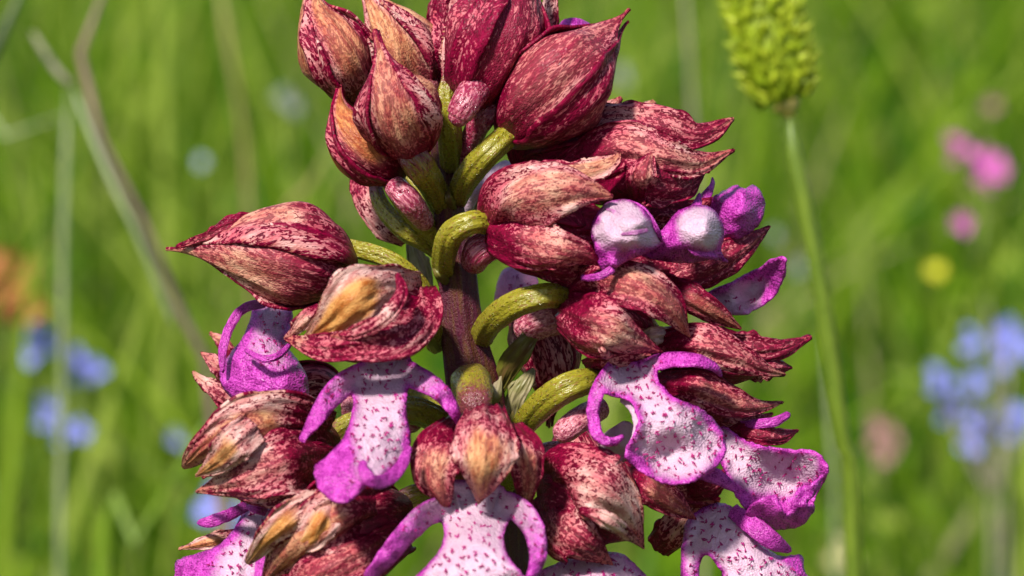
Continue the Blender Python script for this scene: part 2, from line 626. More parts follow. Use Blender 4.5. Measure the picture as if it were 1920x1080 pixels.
            g = np.stack([gx.ravel(), gy.ravel()], 1) + lr.uniform(-0.8, 0.8, (gx.size, 2))
            ins = np.zeros(len(g), bool)
            for pl in polys:
                ip = np.zeros(len(g), bool)
                x1, y1 = pl[:, 0], pl[:, 1]
                x2, y2 = np.roll(x1, -1), np.roll(y1, -1)
                for i in range(len(pl)):
                    cnd = ((y1[i] > g[:, 1]) != (y2[i] > g[:, 1]))
                    xi = (x2[i] - x1[i]) * (g[:, 1] - y1[i]) / (y2[i] - y1[i] + 1e-12) + x1[i]
                    ip ^= cnd & (g[:, 0] < xi)
                ins |= ip
            g = g[ins]
            gd = segdist(g)
            g = g[gd > 2.0]
            pts = np.vstack([b, g])
            fl, o_ = [], 0
            for pl in polys:
                fl.append(list(range(o_, o_ + len(pl))))
                o_ += len(pl)
            rv, _, rf, _, _, _ = delaunay_2d_cdt([Vector(p_) for p_ in pts], ea, fl, 1, 1e-3)
            q = np.array([(v[0], v[1]) for v in rv])
            cen = np.array([(q[fc[0]] + q[fc[1]] + q[fc[2]]) / 3 for fc in rf])
            inn = np.zeros(len(cen), bool)
            for pl in polys:
                ip = np.zeros(len(cen), bool)
                x1, y1 = pl[:, 0], pl[:, 1]
                x2, y2 = np.roll(x1, -1), np.roll(y1, -1)
                for i in range(len(pl)):
                    cnd = ((y1[i] > cen[:, 1]) != (y2[i] > cen[:, 1]))
                    xi = (x2[i] - x1[i]) * (cen[:, 1] - y1[i]) / (y2[i] - y1[i] + 1e-12) + x1[i]
                    ip ^= cnd & (cen[:, 0] < xi)
                inn |= ip
            rf = [fc for fc, k_ in zip(rf, inn) if k_]
            cnt_ = {}
            for fc in rf:
                for i in range(3):
                    e_ = (fc[i], fc[(i + 1) % 3])
                    e_ = e_ if e_[0] < e_[1] else (e_[1], e_[0])
                    cnt_[e_] = cnt_.get(e_, 0) + 1
            be = [e_ for e_, n_ in cnt_.items() if n_ == 1]
            seg[0] = (q[[e_[0] for e_ in be]], q[[e_[1] for e_ in be]])
            ds = segdist(q)
            dd = depth(q, ds)
            W = PN(np.column_stack([q, dd]))
            base = len(allv)
            allv.extend(W.tolist())
            for fc in rf:
                a_, b_, c_ = q[fc[0]], q[fc[1]], q[fc[2]]
                cr = (b_[0] - a_[0]) * (c_[1] - a_[1]) - (b_[1] - a_[1]) * (c_[0] - a_[0])
                fc = list(fc) if cr < 0 else list(fc)[::-1]     # front faces the viewer side
                allf.append(tuple(base + i for i in fc))
            m_ = edge_amt * 1.1 * np.exp(-(ds / (edge * 1.45)) ** 1.1)
            for (mx_, my_, mr, ms) in mags:
                r2 = np.linalg.norm(q - np.array([mx_, my_]), axis=1) / mr
                m_ = m_ + ms * np.exp(-r2 ** 2)
            for (sp_, am) in spines:
                d2 = np.linalg.norm(q[:, None, :] - sp_[None, :, :2], axis=2)
                j_ = d2.argmin(1)
                near = d2[np.arange(len(q)), j_] < np.maximum(sp_[j_, 3], 2) * 1.25
                tt_ = j_ / (len(sp_) - 1.0)
                a0_, a1_ = am if isinstance(am, tuple) else (am, am)
                m_ = np.where(near & (tt_ > 0.12), np.maximum(m_, (a0_ + (a1_ - a0_) * tt_) * np.clip(tt_ * 4, 0, 1)), m_)
            m_ = np.clip(m_, 0, 1.2)
            mg.extend(m_.tolist())
            pcs.extend(np.column_stack([q * KPX * 1000, np.full(len(q), sd)]).tolist())
            # hair tufts standing on the face of the lip
            if tufts > 0:
                nt_ = int((mx[0] - mn[0]) * (mx[1] - mn[1]) * tufts * 2.2)
                cand = lr.uniform(mn, mx, (nt_ * 3, 2))
                keep = []
                for cnd in cand:
                    dd2 = np.linalg.norm(q - cnd, axis=1)
                    i = int(dd2.argmin())
                    if dd2[i] > sp or ds[i] < 7 or m_[i] > 0.7 or lr.uniform() > 0.35 + ds[i] / 45.0:
                        continue
                    if tuft_zone is not None and not tuft_zone(cnd[0], cnd[1]):
                        continue
                    if all((cnd[0] - k_[0]) ** 2 + (cnd[1] - k_[1]) ** 2 > 12.5 ** 2 for k_ in keep):
                        keep.append(cnd)
                    if len(keep) >= nt_ * 0.5:
                        break
                for kx in keep:
                    nn = lr.integers(2, 6)
                    a0 = lr.uniform(0, 6.28)
                    for h in range(nn):
                        a = a0 + lr.normal(0, 0.9)
                        ln = lr.uniform(4, 9)
                        st_ = kx + lr.normal(0, 1.8, 2)
                        en = st_ + np.array([math.cos(a), math.sin(a)]) * ln
                        mid = (st_ + en) / 2
                        loc = np.vstack([st_, mid, en])
                        dsl = segdist(loc)
                        dl = depth(loc, dsl) - np.array([0.02, 0.28, 0.36])
                        wv = np.array([-math.sin(a), math.cos(a)])
                        hw = lr.uniform(0.9, 1.7)
                        pp = [np.append(st_ + wv * hw, dl[0]), np.append(st_ - wv * hw, dl[0]), np.append(mid + wv * hw, dl[1]),
                              np.append(mid - wv * hw, dl[1]), np.append(en, dl[2])]
                        top = np.append(mid, dl[1] - 0.06)
                        w5 = PN(np.array(pp + [top]))
                        b0 = len(tv)
                        tv.extend(w5.tolist())
                        tf += [(b0, b0 + 2, b0 + 5), (b0 + 1, b0 + 5, b0 + 3), (b0, b0 + 5, b0 + 1), (b0 + 2, b0 + 4, b0 + 5), (b0 + 3, b0 + 5, b0 + 4)]
        for arm in tubes:
            pts, amag = arm[0], arm[1]
            v, f, at = tube_geo(pts, 0, 0, 0, 34, 16, 0.14, flat=0.26)
            base = len(allv)
            allv.extend(v.tolist())
            allf.extend([tuple(base + i for i in fc) for fc in f])
            tt = at['st'][:, 1]
            a0, a1 = amag if isinstance(amag, tuple) else (amag, amag)
            mg.extend((a0 + (a1 - a0) * tt).tolist())
            pcs.extend(at['pc'].tolist())
        ob = make_obj(name, allv, allf, M_LIP, self.e, self.o, {'mag': np.array(mg), 'pc': np.array(pcs)}, (pinkwash, spots, 0, 1), solid)
        if tv:
            tob = make_obj('hair_tufts', tv, tf, M_TUFT, self.e, self.o, smooth=False)
            tob['kind'] = 'stuff'
        return ob


def tube_geo(pts, ridges=3, ridge=0.1, twist=120, nt=40, nu=24, bumpy=0.04, flat=1.0):
    """closed ridged tube with rounded ends along (x, y, depth, radius px)"""
    SEED[0] += 1
    sd = SEED[0] * 1.93
    s = crs(pts, nt)
    c = PN(s[:, :3])
    r = np.maximum(s[:, 3], 0.5) * KPX
    return tube_world(c, r, ridges, ridge, twist, nu, bumpy, flat, sd)


def tube_world(c, r, ridges=0, ridge=0.0, twist=0, nu=12, bumpy=0.0, flat=1.0, sd=0.0):
    nt = len(c)
    T, O, S = frames(c, 0)
    L = np.concatenate([[0], np.cumsum(np.linalg.norm(np.diff(c, axis=0), axis=1))])
    # rounded ends
    r = r.copy()
    for i in range(nt):
        for dist, rr in ((L[i], r[0]), (L[-1] - L[i], r[-1])):
            if dist < rr:
                r[i] = min(r[i], rr * math.sqrt(max(0.03, 1 - (1 - dist / rr) ** 2)))
    verts, pcs, sts = [], [], []
    for i in range(nt):
        t = L[i] / L[-1]
        for j in range(nu):
            a = 2 * math.pi * j / nu
            k = 1.0
            if ridges:
                k += ridge * math.cos(ridges * a + R(twist) * t) + ridge * 0.35 * math.cos(2 * ridges * a + R(twist) * t + 1)
            if bumpy:
                k += bumpy * mnoise.noise((math.cos(a) * 1.5, math.sin(a) * 1.5 + sd, L[i] * 1500))
            verts.append(c[i] + (O[i] * math.cos(a) * flat + S[i] * math.sin(a)) * r[i] * k)
            pcs.append((math.cos(a) * r[i] * 1000 * 1.4, L[i] * 1000, sd + math.sin(a) * r[i] * 1000 * 1.4))
            sts.append((a / 6.283, t, 0))
    f = grid_faces(nt, nu, True)
    n0 = len(verts)
    verts.append(c[0])
    verts.append(c[-1])
    pcs += [pcs[0], pcs[-1]]
    sts += [(0, 0, 0), (0, 1, 0)]
    for j in range(nu):
        j2 = (j + 1) % nu
        f.append((n0, j2, j))
        f.append((n0 + 1, (nt - 1) * nu + j, (nt - 1) * nu + j2))
    return np.array(verts), f, {'pc': np.array(pcs), 'st': np.array(sts)}
# ------------------------------------------------------------------ ground and meadow
def mat_ground():
    m, nt, b = new_mat('meadow_soil_and_moss')
    q = NB(nt)
    tc = q.n('ShaderNodeTexCoord')
    v = tc.outputs['Object']
    n1 = q.noise(v, 6.0, 5.0, 0.6)
    n2 = q.noise(v, 60.0, 4.0, 0.6)
    col = q.mix(q.ss(n1, 0.35, 0.65), (0.05, 0.085, 0.015), (0.10, 0.15, 0.025))
    col = q.mix(q.ss(n2, 0.5, 0.7), col, (0.09, 0.07, 0.035))
    q.put(b.inputs['Base Color'], col)
    b.inputs['Roughness'].default_value = 0.9
    q.put(b.inputs['Normal'], q.bump(n2, 0.8, 0.01))
    return m


def mat_grass():
    m, nt, b = new_mat('meadow_grass')
    q = NB(nt)
    g = q.sep(q.attr('gv', 'Vector'))      # blade tint, height along blade, straw
    c = q.mix(g[0], (0.022, 0.105, 0.004), (0.21, 0.32, 0.009))
    c = q.mix(q.ss(g[0], 0.78, 1.0), c, (0.32, 0.40, 0.06))
    c = q.mix(g[2], c, (0.38, 0.31, 0.17))
    q.put(b.inputs['Base Color'], c)
    b.inputs['Roughness'].default_value = 0.5
    b.inputs['Specular IOR Level'].default_value = 0.12
    q.translucent(b, c, 0.45)
    return m


M_GROUND = mat_ground()
M_GRASS = mat_grass()


def ground_z(x, y):
    return 0.0


gv, gf = [], []
gn = 48
gs = np.sign(np.linspace(-1, 1, gn)) * np.abs(np.linspace(-1, 1, gn)) ** 2.5 * 150.0
for yy in gs:
    for xx in gs:
        gv.append((xx, yy, 0.004 * mnoise.noise((xx * 2, yy * 2, 0)) - 0.004))
ground = make_obj('ground', gv, grid_faces(gn, gn), M_GROUND)
ground['kind'] = 'structure'


def blades(n, xr, yr, hr, wr, seed, accept=None, tint0=0.0, straw=0.05, levels=5):
    g = np.random.default_rng(seed)
    x = g.uniform(*xr, n)
    y = g.uniform(*yr, n)
    if accept is not None:
        k = accept(x, y, g)
        x, y = x[k], y[k]
        n = len(x)
    # clumps drive height and tint
    cl = np.array([fbm(a * 3.1, b * 3.1, 2.2, 3) for a, b in zip(x, y)])
    cl2 = np.array([mnoise.noise((a * 9.0, b * 9.0, 7.7)) for a, b in zip(x, y)])
    h = g.uniform(*hr, n) * (1 + 0.35 * cl)
    w = g.uniform(*wr, n)
    lean_a = g.uniform(0, 2 * np.pi, n)
    lean = np.abs(g.normal(0, 0.34, n)) + 0.02
    bend = g.uniform(0.1, 0.9, n) * lean * 1.5
    face = g.uniform(0, 2 * np.pi, n)
    tt = np.linspace(0, 1, levels)
    V = np.zeros((n, levels, 2, 3), np.float32)
    for i, t in enumerate(tt):
        hx = (lean * t + bend * t * t) * h
        px = x + np.cos(lean_a) * hx
        py = y + np.sin(lean_a) * hx
        pz = h * (t - 0.25 * bend * t * t) - 0.01
        ww = w * 0.5 * (1 - t) ** 0.6 * (0.75 + 0.4 * t) + 0.0001
        fa = face + 0.6 * t
        for s, sg in ((0, -1), (1, 1)):
            V[:, i, s, 0] = px + sg * np.cos(fa) * ww
            V[:, i, s, 1] = py + sg * np.sin(fa) * ww
            V[:, i, s, 2] = pz
    tint = np.clip(0.46 + 0.55 * cl + 0.35 * cl2 + g.normal(0, 0.34, n) + tint0, 0, 1)
    st = (g.uniform(0, 1, n) < straw).astype(np.float32) * g.uniform(0.4, 1, n)
    A = np.zeros((n, levels, 2, 3), np.float32)
    A[..., 0] = tint[:, None, None]
    A[..., 1] = tt[None, :, None]
    A[..., 2] = st[:, None, None]
    idx = np.arange(n * levels * 2).reshape(n, levels, 2)
    F = np.stack([idx[:, :-1, 0], idx[:, :-1, 1], idx[:, 1:, 1], idx[:, 1:, 0]], -1).reshape(-1, 4)
    return V.reshape(-1, 3), F, A.reshape(-1, 3)


def grass_object(name, sets, label):
    vs, fs, at, off = [], [], [], 0
    for V, F, A in sets:
        vs.append(V)
        fs.append(F + off)
        at.append(A)
        off += len(V)
    V, F, A = np.vstack(vs), np.vstack(fs), np.vstack(at)
    me = bpy.data.meshes.new(name)
    me.vertices.add(len(V))
    me.vertices.foreach_set('co', V.astype(np.float32).ravel())
    me.loops.add(F.size)
    me.loops.foreach_set('vertex_index', F.astype(np.int32).ravel())
    me.polygons.add(len(F))
    me.polygons.foreach_set('loop_start', np.arange(0, F.size, 4, dtype=np.int32))
    me.polygons.foreach_set('use_smooth', np.ones(len(F), bool))
    me.update(calc_edges=True)
    a = me.attributes.new('gv', 'FLOAT_VECTOR', 'POINT')
    a.data.foreach_set('vector', A.astype(np.float32).ravel())
    me.materials.append(M_GRASS)
    ob = bpy.data.objects.new(name, me)
    COL.objects.link(ob)
    tag(ob, label, 'grass', kind='stuff')
    return ob


def keep_clear(x, y, g):
    # the spike stands in a gap: only low grass close round it
    return (y > 0.42 + 0.10 * g.uniform(0, 1, len(x))) | (np.abs(x) > 0.45 + 0.1 * g.uniform(0, 1, len(x)))


def leaflets(n, xr, yr, zr, lr_, seed, accept=None):
    """small broad leaves of clover and herbs scattered through the sward"""
    g = np.random.default_rng(seed)
    x, y = g.uniform(*xr, n), g.uniform(*yr, n)
    if accept is not None:
        k = accept(x, y, g)
        x, y = x[k], y[k]
        n = len(x)
    z = zr[0] + (zr[1] - zr[0]) * g.beta(1.6, 2.2, n)
    L = g.uniform(*lr_, n)
    az = g.uniform(0, 2 * np.pi, n)
    tl = g.normal(0.25, 0.5, n)
    rl = g.normal(0, 0.5, n)
    ax = np.stack([np.cos(az) * np.cos(tl), np.sin(az) * np.cos(tl), np.sin(tl)], 1)
    sd_ = np.stack([-np.sin(az) * np.cos(rl), np.cos(az) * np.cos(rl), np.sin(rl)], 1)
    c0 = np.stack([x, y, z], 1)
    V = np.zeros((n, 4, 2, 3), np.float32)
    for i, (t, w) in enumerate(((0, 0.06), (0.35, 0.30), (0.72, 0.27), (1.0, 0.04))):
        for s_, sg in ((0, -1), (1, 1)):
            V[:, i, s_] = c0 + ax * (L * t)[:, None] + sd_ * (L * w * sg)[:, None] - np.array([0, 0, 1])[None] * (L * 0.2 * t * t)[:, None]
    A = np.zeros((n, 4, 2, 3), np.float32)
    A[..., 0] = np.clip(g.normal(0.5, 0.34, n), 0, 1)[:, None, None]
    idx = np.arange(n * 8).reshape(n, 4, 2)
    F = np.stack([idx[:, :-1, 0], idx[:, :-1, 1], idx[:, 1:, 1], idx[:, 1:, 0]], -1).reshape(-1, 4)
    return V.reshape(-1, 3), F, A.reshape(-1, 3)


sets = [
    leaflets(30000, (-1.5, 1.5), (-0.5, 2.4), (0.02, 0.20), (0.006, 0.018), 11, keep_clear),
    leaflets(22000, (-2.0, 2.0), (2.4, 5.0), (0.03, 0.24), (0.010, 0.024), 12),
    blades(30000, (-1.6, 1.6), (-0.9, 2.2), (0.10, 0.30), (0.0022, 0.0052), 1, keep_clear, 0.0, 0.06),
    blades(26000, (-2.2, 2.2), (2.2, 5.0), (0.12, 0.34), (0.003, 0.007), 2, None, 0.05, 0.08),
    blades(9000, (-0.7, 0.7), (-0.6, 0.7), (0.03, 0.11), (0.0018, 0.004), 3, None, -0.15, 0.05),
    blades(16000, (-6, 6), (-4, 12), (0.15, 0.40), (0.006, 0.013), 4, lambda x, y, g: (np.abs(x) > 1.6) | (y > 4.5), 0.05, 0.08, 4),
    blades(12000, (-18, 18), (5, 40), (0.2, 0.45), (0.015, 0.03), 5, None, 0.05, 0.08, 3),
]
grass_object('grass', sets, 'thick green meadow grass filling the ground behind the flower spike')

# ------------------------------------------------------------------ the orchid
base = P(940, 540, 0)
STEM_FOOT = np.array([P(985, 1080, 0)[0], P(960, 1080, 0)[1] + 0.012, -0.005])
orchid = empty('orchid_plant', STEM_FOOT)
tag(orchid, 'tall orchid spike with crimson mottled hoods and white and magenta spotted lips', 'orchid')
RO = STEM_FOOT

sp_px = [(822, 95, 2, 12), (826, 180, 1, 19), (834, 300, -1, 25), (842, 400, -2, 27), (856, 500, -3, 33), (866, 620, -3, 38),
         (890, 740, -2, 50), (912, 900, 0, 58), (930, 1100, 0, 60)]
c = PN(np.array([q[:3] for q in sp_px]))
c = np.vstack([c, [c[-1] * 0.55 + STEM_FOOT * 0.45, STEM_FOOT]])
rad = np.array([q[3] for q in sp_px] + [62, 70]) * KPX
cc = crs(np.column_stack([c[:, 2], c[:, 0], c[:, 1], rad]), 130)
v, f, at = tube_world(cc[:, [1, 2, 0]], cc[:, 3], 5, 0.09, 200, 36, 0.05, 1.0, 3.3)


def mat_stem():
    m, nt, b = new_mat('stem_purple_green')
    q = NB(nt)
    pc = q.attr('pc', 'Vector')
    n1 = q.noise(q.vscale(pc, (1.0, 0.12, 1.0)), 1.3, 4.0, 0.6, 0.2)
    n2 = q.noise(pc, 3.5, 4.0, 0.6)
    c = q.mix(q.ss(n1, 0.42, 0.68), (0.055, 0.003, 0.016), (0.085, 0.035, 0.006))
    c = q.mix(q.math('MULTIPLY', q.ss(n2, 0.45, 0.7), 0.5), c, (0.11, 0.012, 0.034))
    q.put(b.inputs['Base Color'], c)
    q.put(b.inputs['Roughness'], q.ss(n2, 0.3, 0.7, 0.25, 0.5))
    b.inputs['Specular IOR Level'].default_value = 0.25
    q.put(b.inputs['Normal'], q.bump(q.math('ADD', n2, q.noise(pc, 6.0)), 0.6, 0.0004))
    return m


M_STEM = mat_stem()
stem = make_obj('stem', v, f, M_STEM, orchid, RO, at)


def F(x, y, d):
    return Flower(orchid, RO, x, y, d)


# --- 1: bud at the top left
k = F(668, 178, 0)
k.hood([(672, 182, 2), (628, 95, -3), (590, 15, -3), (585, -50, -1)], 70, roll=25, p=0.38, orange=0.78, dark=0.44, splay=0.1, pw=1.2, tipr=0.16)
k.tube('ovary', [(665, 170, 3, 24), (720, 260, 5, 24), (790, 350, 4, 22), (830, 420, 1, 20)])
# --- 2: bud beside it, leaning over
k = F(800, 190, 2)
k.hood([(808, 196, 3), (755, 90, -2), (705, 15, -3), (668, -48, -1)], 67, roll=-20, p=0.40, orange=0.78, dark=0.42, splay=0.1, pw=1.15, tipr=0.15)
k.tube('ovary', [(800, 150, -3, 22), (812, 200, -2, 22), (822, 290, 0, 20), (832, 380, 0, 18)])
# --- 3: bud in front with a long drawn-out tip
k = F(765, 285, -8)
k.hood([(778, 282, -6), (742, 195, -13), (722, 125, -14), (704, 58, -12)], 75, roll=-10, p=0.36, orange=0.65, dark=0.5, splay=0.04, pw=1.55, tipr=0.17)
k.tube('ovary', [(758, 270, -9, 30), (785, 310, -9, 31), (812, 352, -5, 26), (835, 410, 0, 20)], purple=0.1)
# --- 4: withered orange bud below them
k = F(745, 320, -4)
k.hood([(752, 325, -3), (680, 275, -7), (640, 215, -7), (636, 155, -4)], 62, roll=15, p=0.40, orange=1.0, dark=0.6, splay=0.05, pw=1.2, tipr=0.14)
k.tube('spur', [(735, 345, -7, 20), (765, 375, -8, 24), (803, 425, -5, 18)], pink=1.0, purple=0.2, ridges=0)
k.tube('ovary', [(725, 320, -4, 24), (765, 385, -4, 24), (812, 440, -2, 20), (840, 480, 0, 16)])
# --- 5: big crimson bud at the top
k = F(885, 195, -3)
k.hood([(882, 190, -3), (920, 95, -8), (962, 0, -8), (990, -85, -4)], 90, roll=35, p=0.45, orange=0.12, dark=0.66, splay=0.06, r0=0.4)
k.tube('spur', [(905, 150, -8, 27), (875, 190, -11, 28), (852, 236, -11, 20)], pink=1.0, purple=0.25, ridges=0)
k.tube('ovary', [(848, 125, -6, 14), (838, 180, -7, 20), (843, 245, -6, 24), (845, 320, -2, 20)])
k.sepal([(838, 160, -5, 8), (842, 95, -6, 15), (848, 15, -4, 1)], cup=50, orange=0, dark=0.2, name='bract')
k.sepal([(822, 160, -2, 24), (822, 85, -4, 30), (815, 20, -2, 3)], cup=50, orange=0, dark=0.5)
k.sepal([(850, 150, 3, 24), (858, 70, 2, 30), (862, -30, 2, 10)], cup=50, orange=0, dark=0.5)
k.sepal([(835, 120, 4, 24), (828, 40, 3, 30), (835, -40, 3, 12)], cup=50, orange=0, dark=0.6)
k.sepal([(1000, 110, 0, 20), (1022, 50, 0, 24), (1042, -40, 0, 4)], cup=60, orange=0.1, dark=0.4)
# --- 6: big crimson bud pointing up to the right
k = F(965, 235, -4)
k.hood([(955, 248, -4), (1045, 160, -10), (1110, 95, -9), (1180, 25, -6)], 92, roll=-25, p=0.42, orange=0.35, dark=0.58, splay=0.12, r0=0.38, ext=(0, -14, 4))
k.tube('ovary', [(852, 388, 0, 20), (874, 336, -6, 25), (915, 287, -9, 25), (972, 238, -7, 24)])
k.tube('spur', [(960, 180, -4, 18), (912, 215, -6, 22), (880, 268, -4, 20), (862, 330, -1, 14)], pink=1.0, purple=0.35, ridges=0)
k.sepal([(1000, 330, 0, 22), (985, 280, -2, 36), (1010, 220, -2, 36), (1060, 180, 0, 15)], cup=60, orange=0, dark=0.8)
k.lip([([(1040, 70), (1055, 38), (1085, 34), (1110, 50), (1090, 85), (1060, 100)], [(1040, 70, 4), (1110, 50, 5), (1060, 100, 4), (1080, 60, 3)])],
      mags=[(1075, 60, 60, 1.2)], tufts=0)
# --- 7: ragged open hood on the upper right
k = F(985, 300, 0)
k.hood([(985, 305, 0), (1090, 290, -3), (1200, 315, -3), (1330, 320, 0)], 78, roll=30, p=0.45, orange=0.1, dark=0.72, splay=0.05)
k.sepal([(1030, 300, -2, 30), (1120, 232, -6, 42), (1230, 228, -8, 36), (1310, 250, -7, 28), (1376, 220, -4, 1)], roll=-15, cup=60, orange=0.15, dark=0.5, wavy=0.2)
k.sepal([(1050, 330, -6, 30), (1150, 272, -11, 46), (1240, 292, -12, 36), (1310, 305, -10, 24), (1378, 280, -7, 1)], roll=-5, cup=65, orange=0.35, dark=0.5, wavy=0.2)
k.sepal([(1120, 370, -8, 40), (1200, 340, -12, 50), (1275, 345, -10, 38), (1335, 300, -6, 2)], roll=10, cup=60, orange=0.1, dark=0.66, wavy=0.2)
k.sepal([(1015, 305, -11, 8), (1085, 318, -14, 24), (1140, 305, -14, 20), (1163, 284, -13, 1)], roll=-25, cup=55, orange=0.6, dark=0.35, wavy=0.2)
k.sepal([(1200, 380, -10, 20), (1205, 330, -14, 30), (1225, 280, -12, 2)], roll=0, cup=60, orange=0.4, dark=0.55)
k.sepal([(1085, 260, 3, 18), (1130, 215, 3, 20), (1165, 182, 4, 3)], cup=50, orange=0.1, dark=0.45)
k.sepal([(1170, 240, 5, 12), (1200, 210, 5, 14), (1226, 188, 5, 2)], cup=50, orange=0.1, dark=0.5)
k.lip([([(1300, 400), (1310, 370), (1330, 345), (1336, 330), (1340, 350), (1325, 390)], [(1300, 400, -3), (1340, 350, -2), (1325, 390, -3)])], mags=[(1320, 370, 60, 1.2)], tufts=0)
# --- 8: wide hood at the middle right with its magenta throat
k = F(915, 425, -8)
k.hood([(925, 430, -7), (1010, 420, -12), (1090, 425, -11), (1160, 430, -9)], 78, roll=40, p=0.42, orange=0.0, dark=0.82, splay=0.0, flat=0.7)
k.sepal([(918, 440, -9, 44), (948, 385, -15, 66), (1012, 358, -18, 60), (1080, 352, -18, 42), (1150, 368, -16, 2)], roll=-12, cup=72, orange=0.45, dark=0.42)
k.sepal([(912, 430, -10, 40), (960, 450, -15, 54), (1040, 470, -18, 40), (1090, 478, -17, 26), (1128, 497, -15, 2)], roll=14, cup=75, orange=0.4, dark=0.55)
k.sepal([(985, 430, -10, 40), (1050, 430, -13, 48), (1105, 432, -13, 46), (1150, 440, -12, 30)], cup=40, orange=0.0, dark=0.85)
k.sepal([(960, 480, -8, 30), (1030, 505, -11, 34), (1090, 520, -10, 30), (1130, 520, -8, 8)], roll=30, cup=60, orange=0.1, dark=0.7)
k.lip([([(1118, 402), (1138, 380), (1172, 373), (1208, 392), (1228, 422), (1243, 452), (1218, 472), (1172, 492), (1132, 512), (1116, 470), (1108, 430)],
        [(1108, 430, -15), (1172, 373, -14), (1243, 452, -15), (1132, 512, -15), (1135, 430, -18), (1150, 412, -17), (1185, 415, -19.5), (1160, 470, -18), (1205, 450, -18)])],
      edge=5, edge_amt=0.7, mags=[(1145, 500, 44, 1.1), (1210, 400, 16, 0.4), (1120, 415, 10, 0.6), (1160, 400, 9, 0.5), (1205, 482, 26, 0.7), (1135, 430, 18, -0.4), (1185, 415, 24, -0.4)], tufts=0, ruffle=1.5,
      arms=[([(1088, 521, -15, 5), (1120, 519, -17, 7), (1152, 503, -17, 8)], 0.8, 1), ([(1165, 440, -21, 3), (1190, 437, -23, 5), (1215, 432, -21, 4)], 0.55, 1),
            ([(1135, 392, -15, 3), (1152, 400, -17.2, 5), (1160, 428, -18, 5), (1158, 470, -17, 3)], (0.6, 0.3), 1),
            ([(1175, 376, -14, 4), (1206, 394, -16, 6), (1228, 426, -16.5, 6), (1242, 455, -15, 3)], (0.9, 0.9), 1)])
k.tube('ovary', [(838, 535, -1, 16), (832, 490, -6, 23), (846, 440, -10, 25), (885, 417, -11, 23), (925, 420, -9, 23)])
k.tube('spur', [(935, 455, -7, 26), (900, 470, -8, 30), (885, 500, -5, 22)], pink=1.0, purple=0.35, ridges=0)
# --- 9: the flower beyond it: white-topped throat, magenta lobe, dark sepal
k = F(1180, 440, -6)
k.lip([([(1205, 455), (1240, 432), (1268, 398), (1305, 384), (1338, 392), (1358, 430), (1352, 472), (1366, 492), (1335, 487), (1290, 494), (1235, 488), (1200, 478)],
        [(1205, 460, -10), (1300, 430, -15), (1325, 430, -15), (1320, 400, -14), (1305, 384, -11), (1358, 430, -11), (1290, 494, -10), (1250, 460, -13), (1310, 465, -14)])],
      edge=8, edge_amt=0.9, mags=[(1240, 462, 46, 1.1), (1300, 492, 36, 0.9), (1350, 485, 18, 0.6), (1314, 425, 34, -0.6)], tufts=0, ruffle=1.4,
      arms=[([(1300, 400, -9, 12), (1308, 380, -8, 8), (1312, 362, -7, 3)], 0.9, 1),
            ([(1268, 402, -11.5, 4), (1280, 440, -13.5, 7), (1304, 470, -14, 8), (1345, 482, -12.5, 5)], (1.0, 0.9), 1)])
k.lip([([(1335, 372), (1355, 358), (1378, 347), (1396, 353), (1415, 347), (1434, 374), (1432, 405), (1415, 430), (1380, 452), (1345, 462), (1325, 420)],
        [(1335, 400, -3), (1380, 347, -3), (1385, 400, -8), (1434, 390, -3), (1345, 460, -4), (1410, 430, -4)])],
      edge=10, mags=[(1390, 400, 70, 1.2)], tufts=0, ruffle=1.2, frill=2.5)
k.sepal([(1180, 560, -2, 30), (1270, 520, -6, 44), (1370, 480, -6, 36), (1445, 424, -2, 1)], roll=12, cup=55, orange=0.15, dark=0.66)
k.sepal([(1070, 535, -5, 34), (1140, 515, -7, 44), (1215, 508, -7, 40), (1275, 500, -5, 16)], roll=8, cup=45, orange=0.1, dark=0.7)
k.sepal([(1130, 400, -4, 26), (1200, 405, -6, 30), (1280, 400, -5, 26), (1340, 370, -3, 2)], roll=0, cup=55, orange=0.0, dark=0.7)
k.sepal([(1330, 420, -2, 10), (1352, 385, -2, 8), (1362, 366, -2, 1)], cup=50, orange=0.1, dark=0.6)
# --- 10: hood with the large spotted lip on the right
k = F(1045, 570, -5)
k.hood([(1045, 570, -4), (1120, 580, -8), (1180, 600, -9), (1250, 625, -6)], 70, roll=50, p=0.45, orange=0.1, dark=0.75, splay=0.0)
k.sepal([(1055, 560, -7, 36), (1120, 522, -14, 42), (1205, 535, -17, 46), (1260, 575, -16, 34), (1294, 632, -13, 1)], roll=-20, cup=65, orange=0.55, dark=0.50)
k.sepal([(1042, 590, -10, 30), (1085, 610, -16, 58), (1140, 622, -19, 50), (1190, 643, -17, 28), (1243, 660, -14, 1)], roll=14, cup=72, orange=0.35, dark=0.48)
k.sepal([(1100, 690, -10, 18), (1140, 680, -13, 22), (1220, 665, -12, 14)], roll=30, cup=50, orange=0.1, dark=0.5)
k.sepal([(1200, 640, -10, 14), (1228, 630, -11, 18), (1258, 628, -9, 12)], cup=40, orange=0, dark=0.0, name='petal')
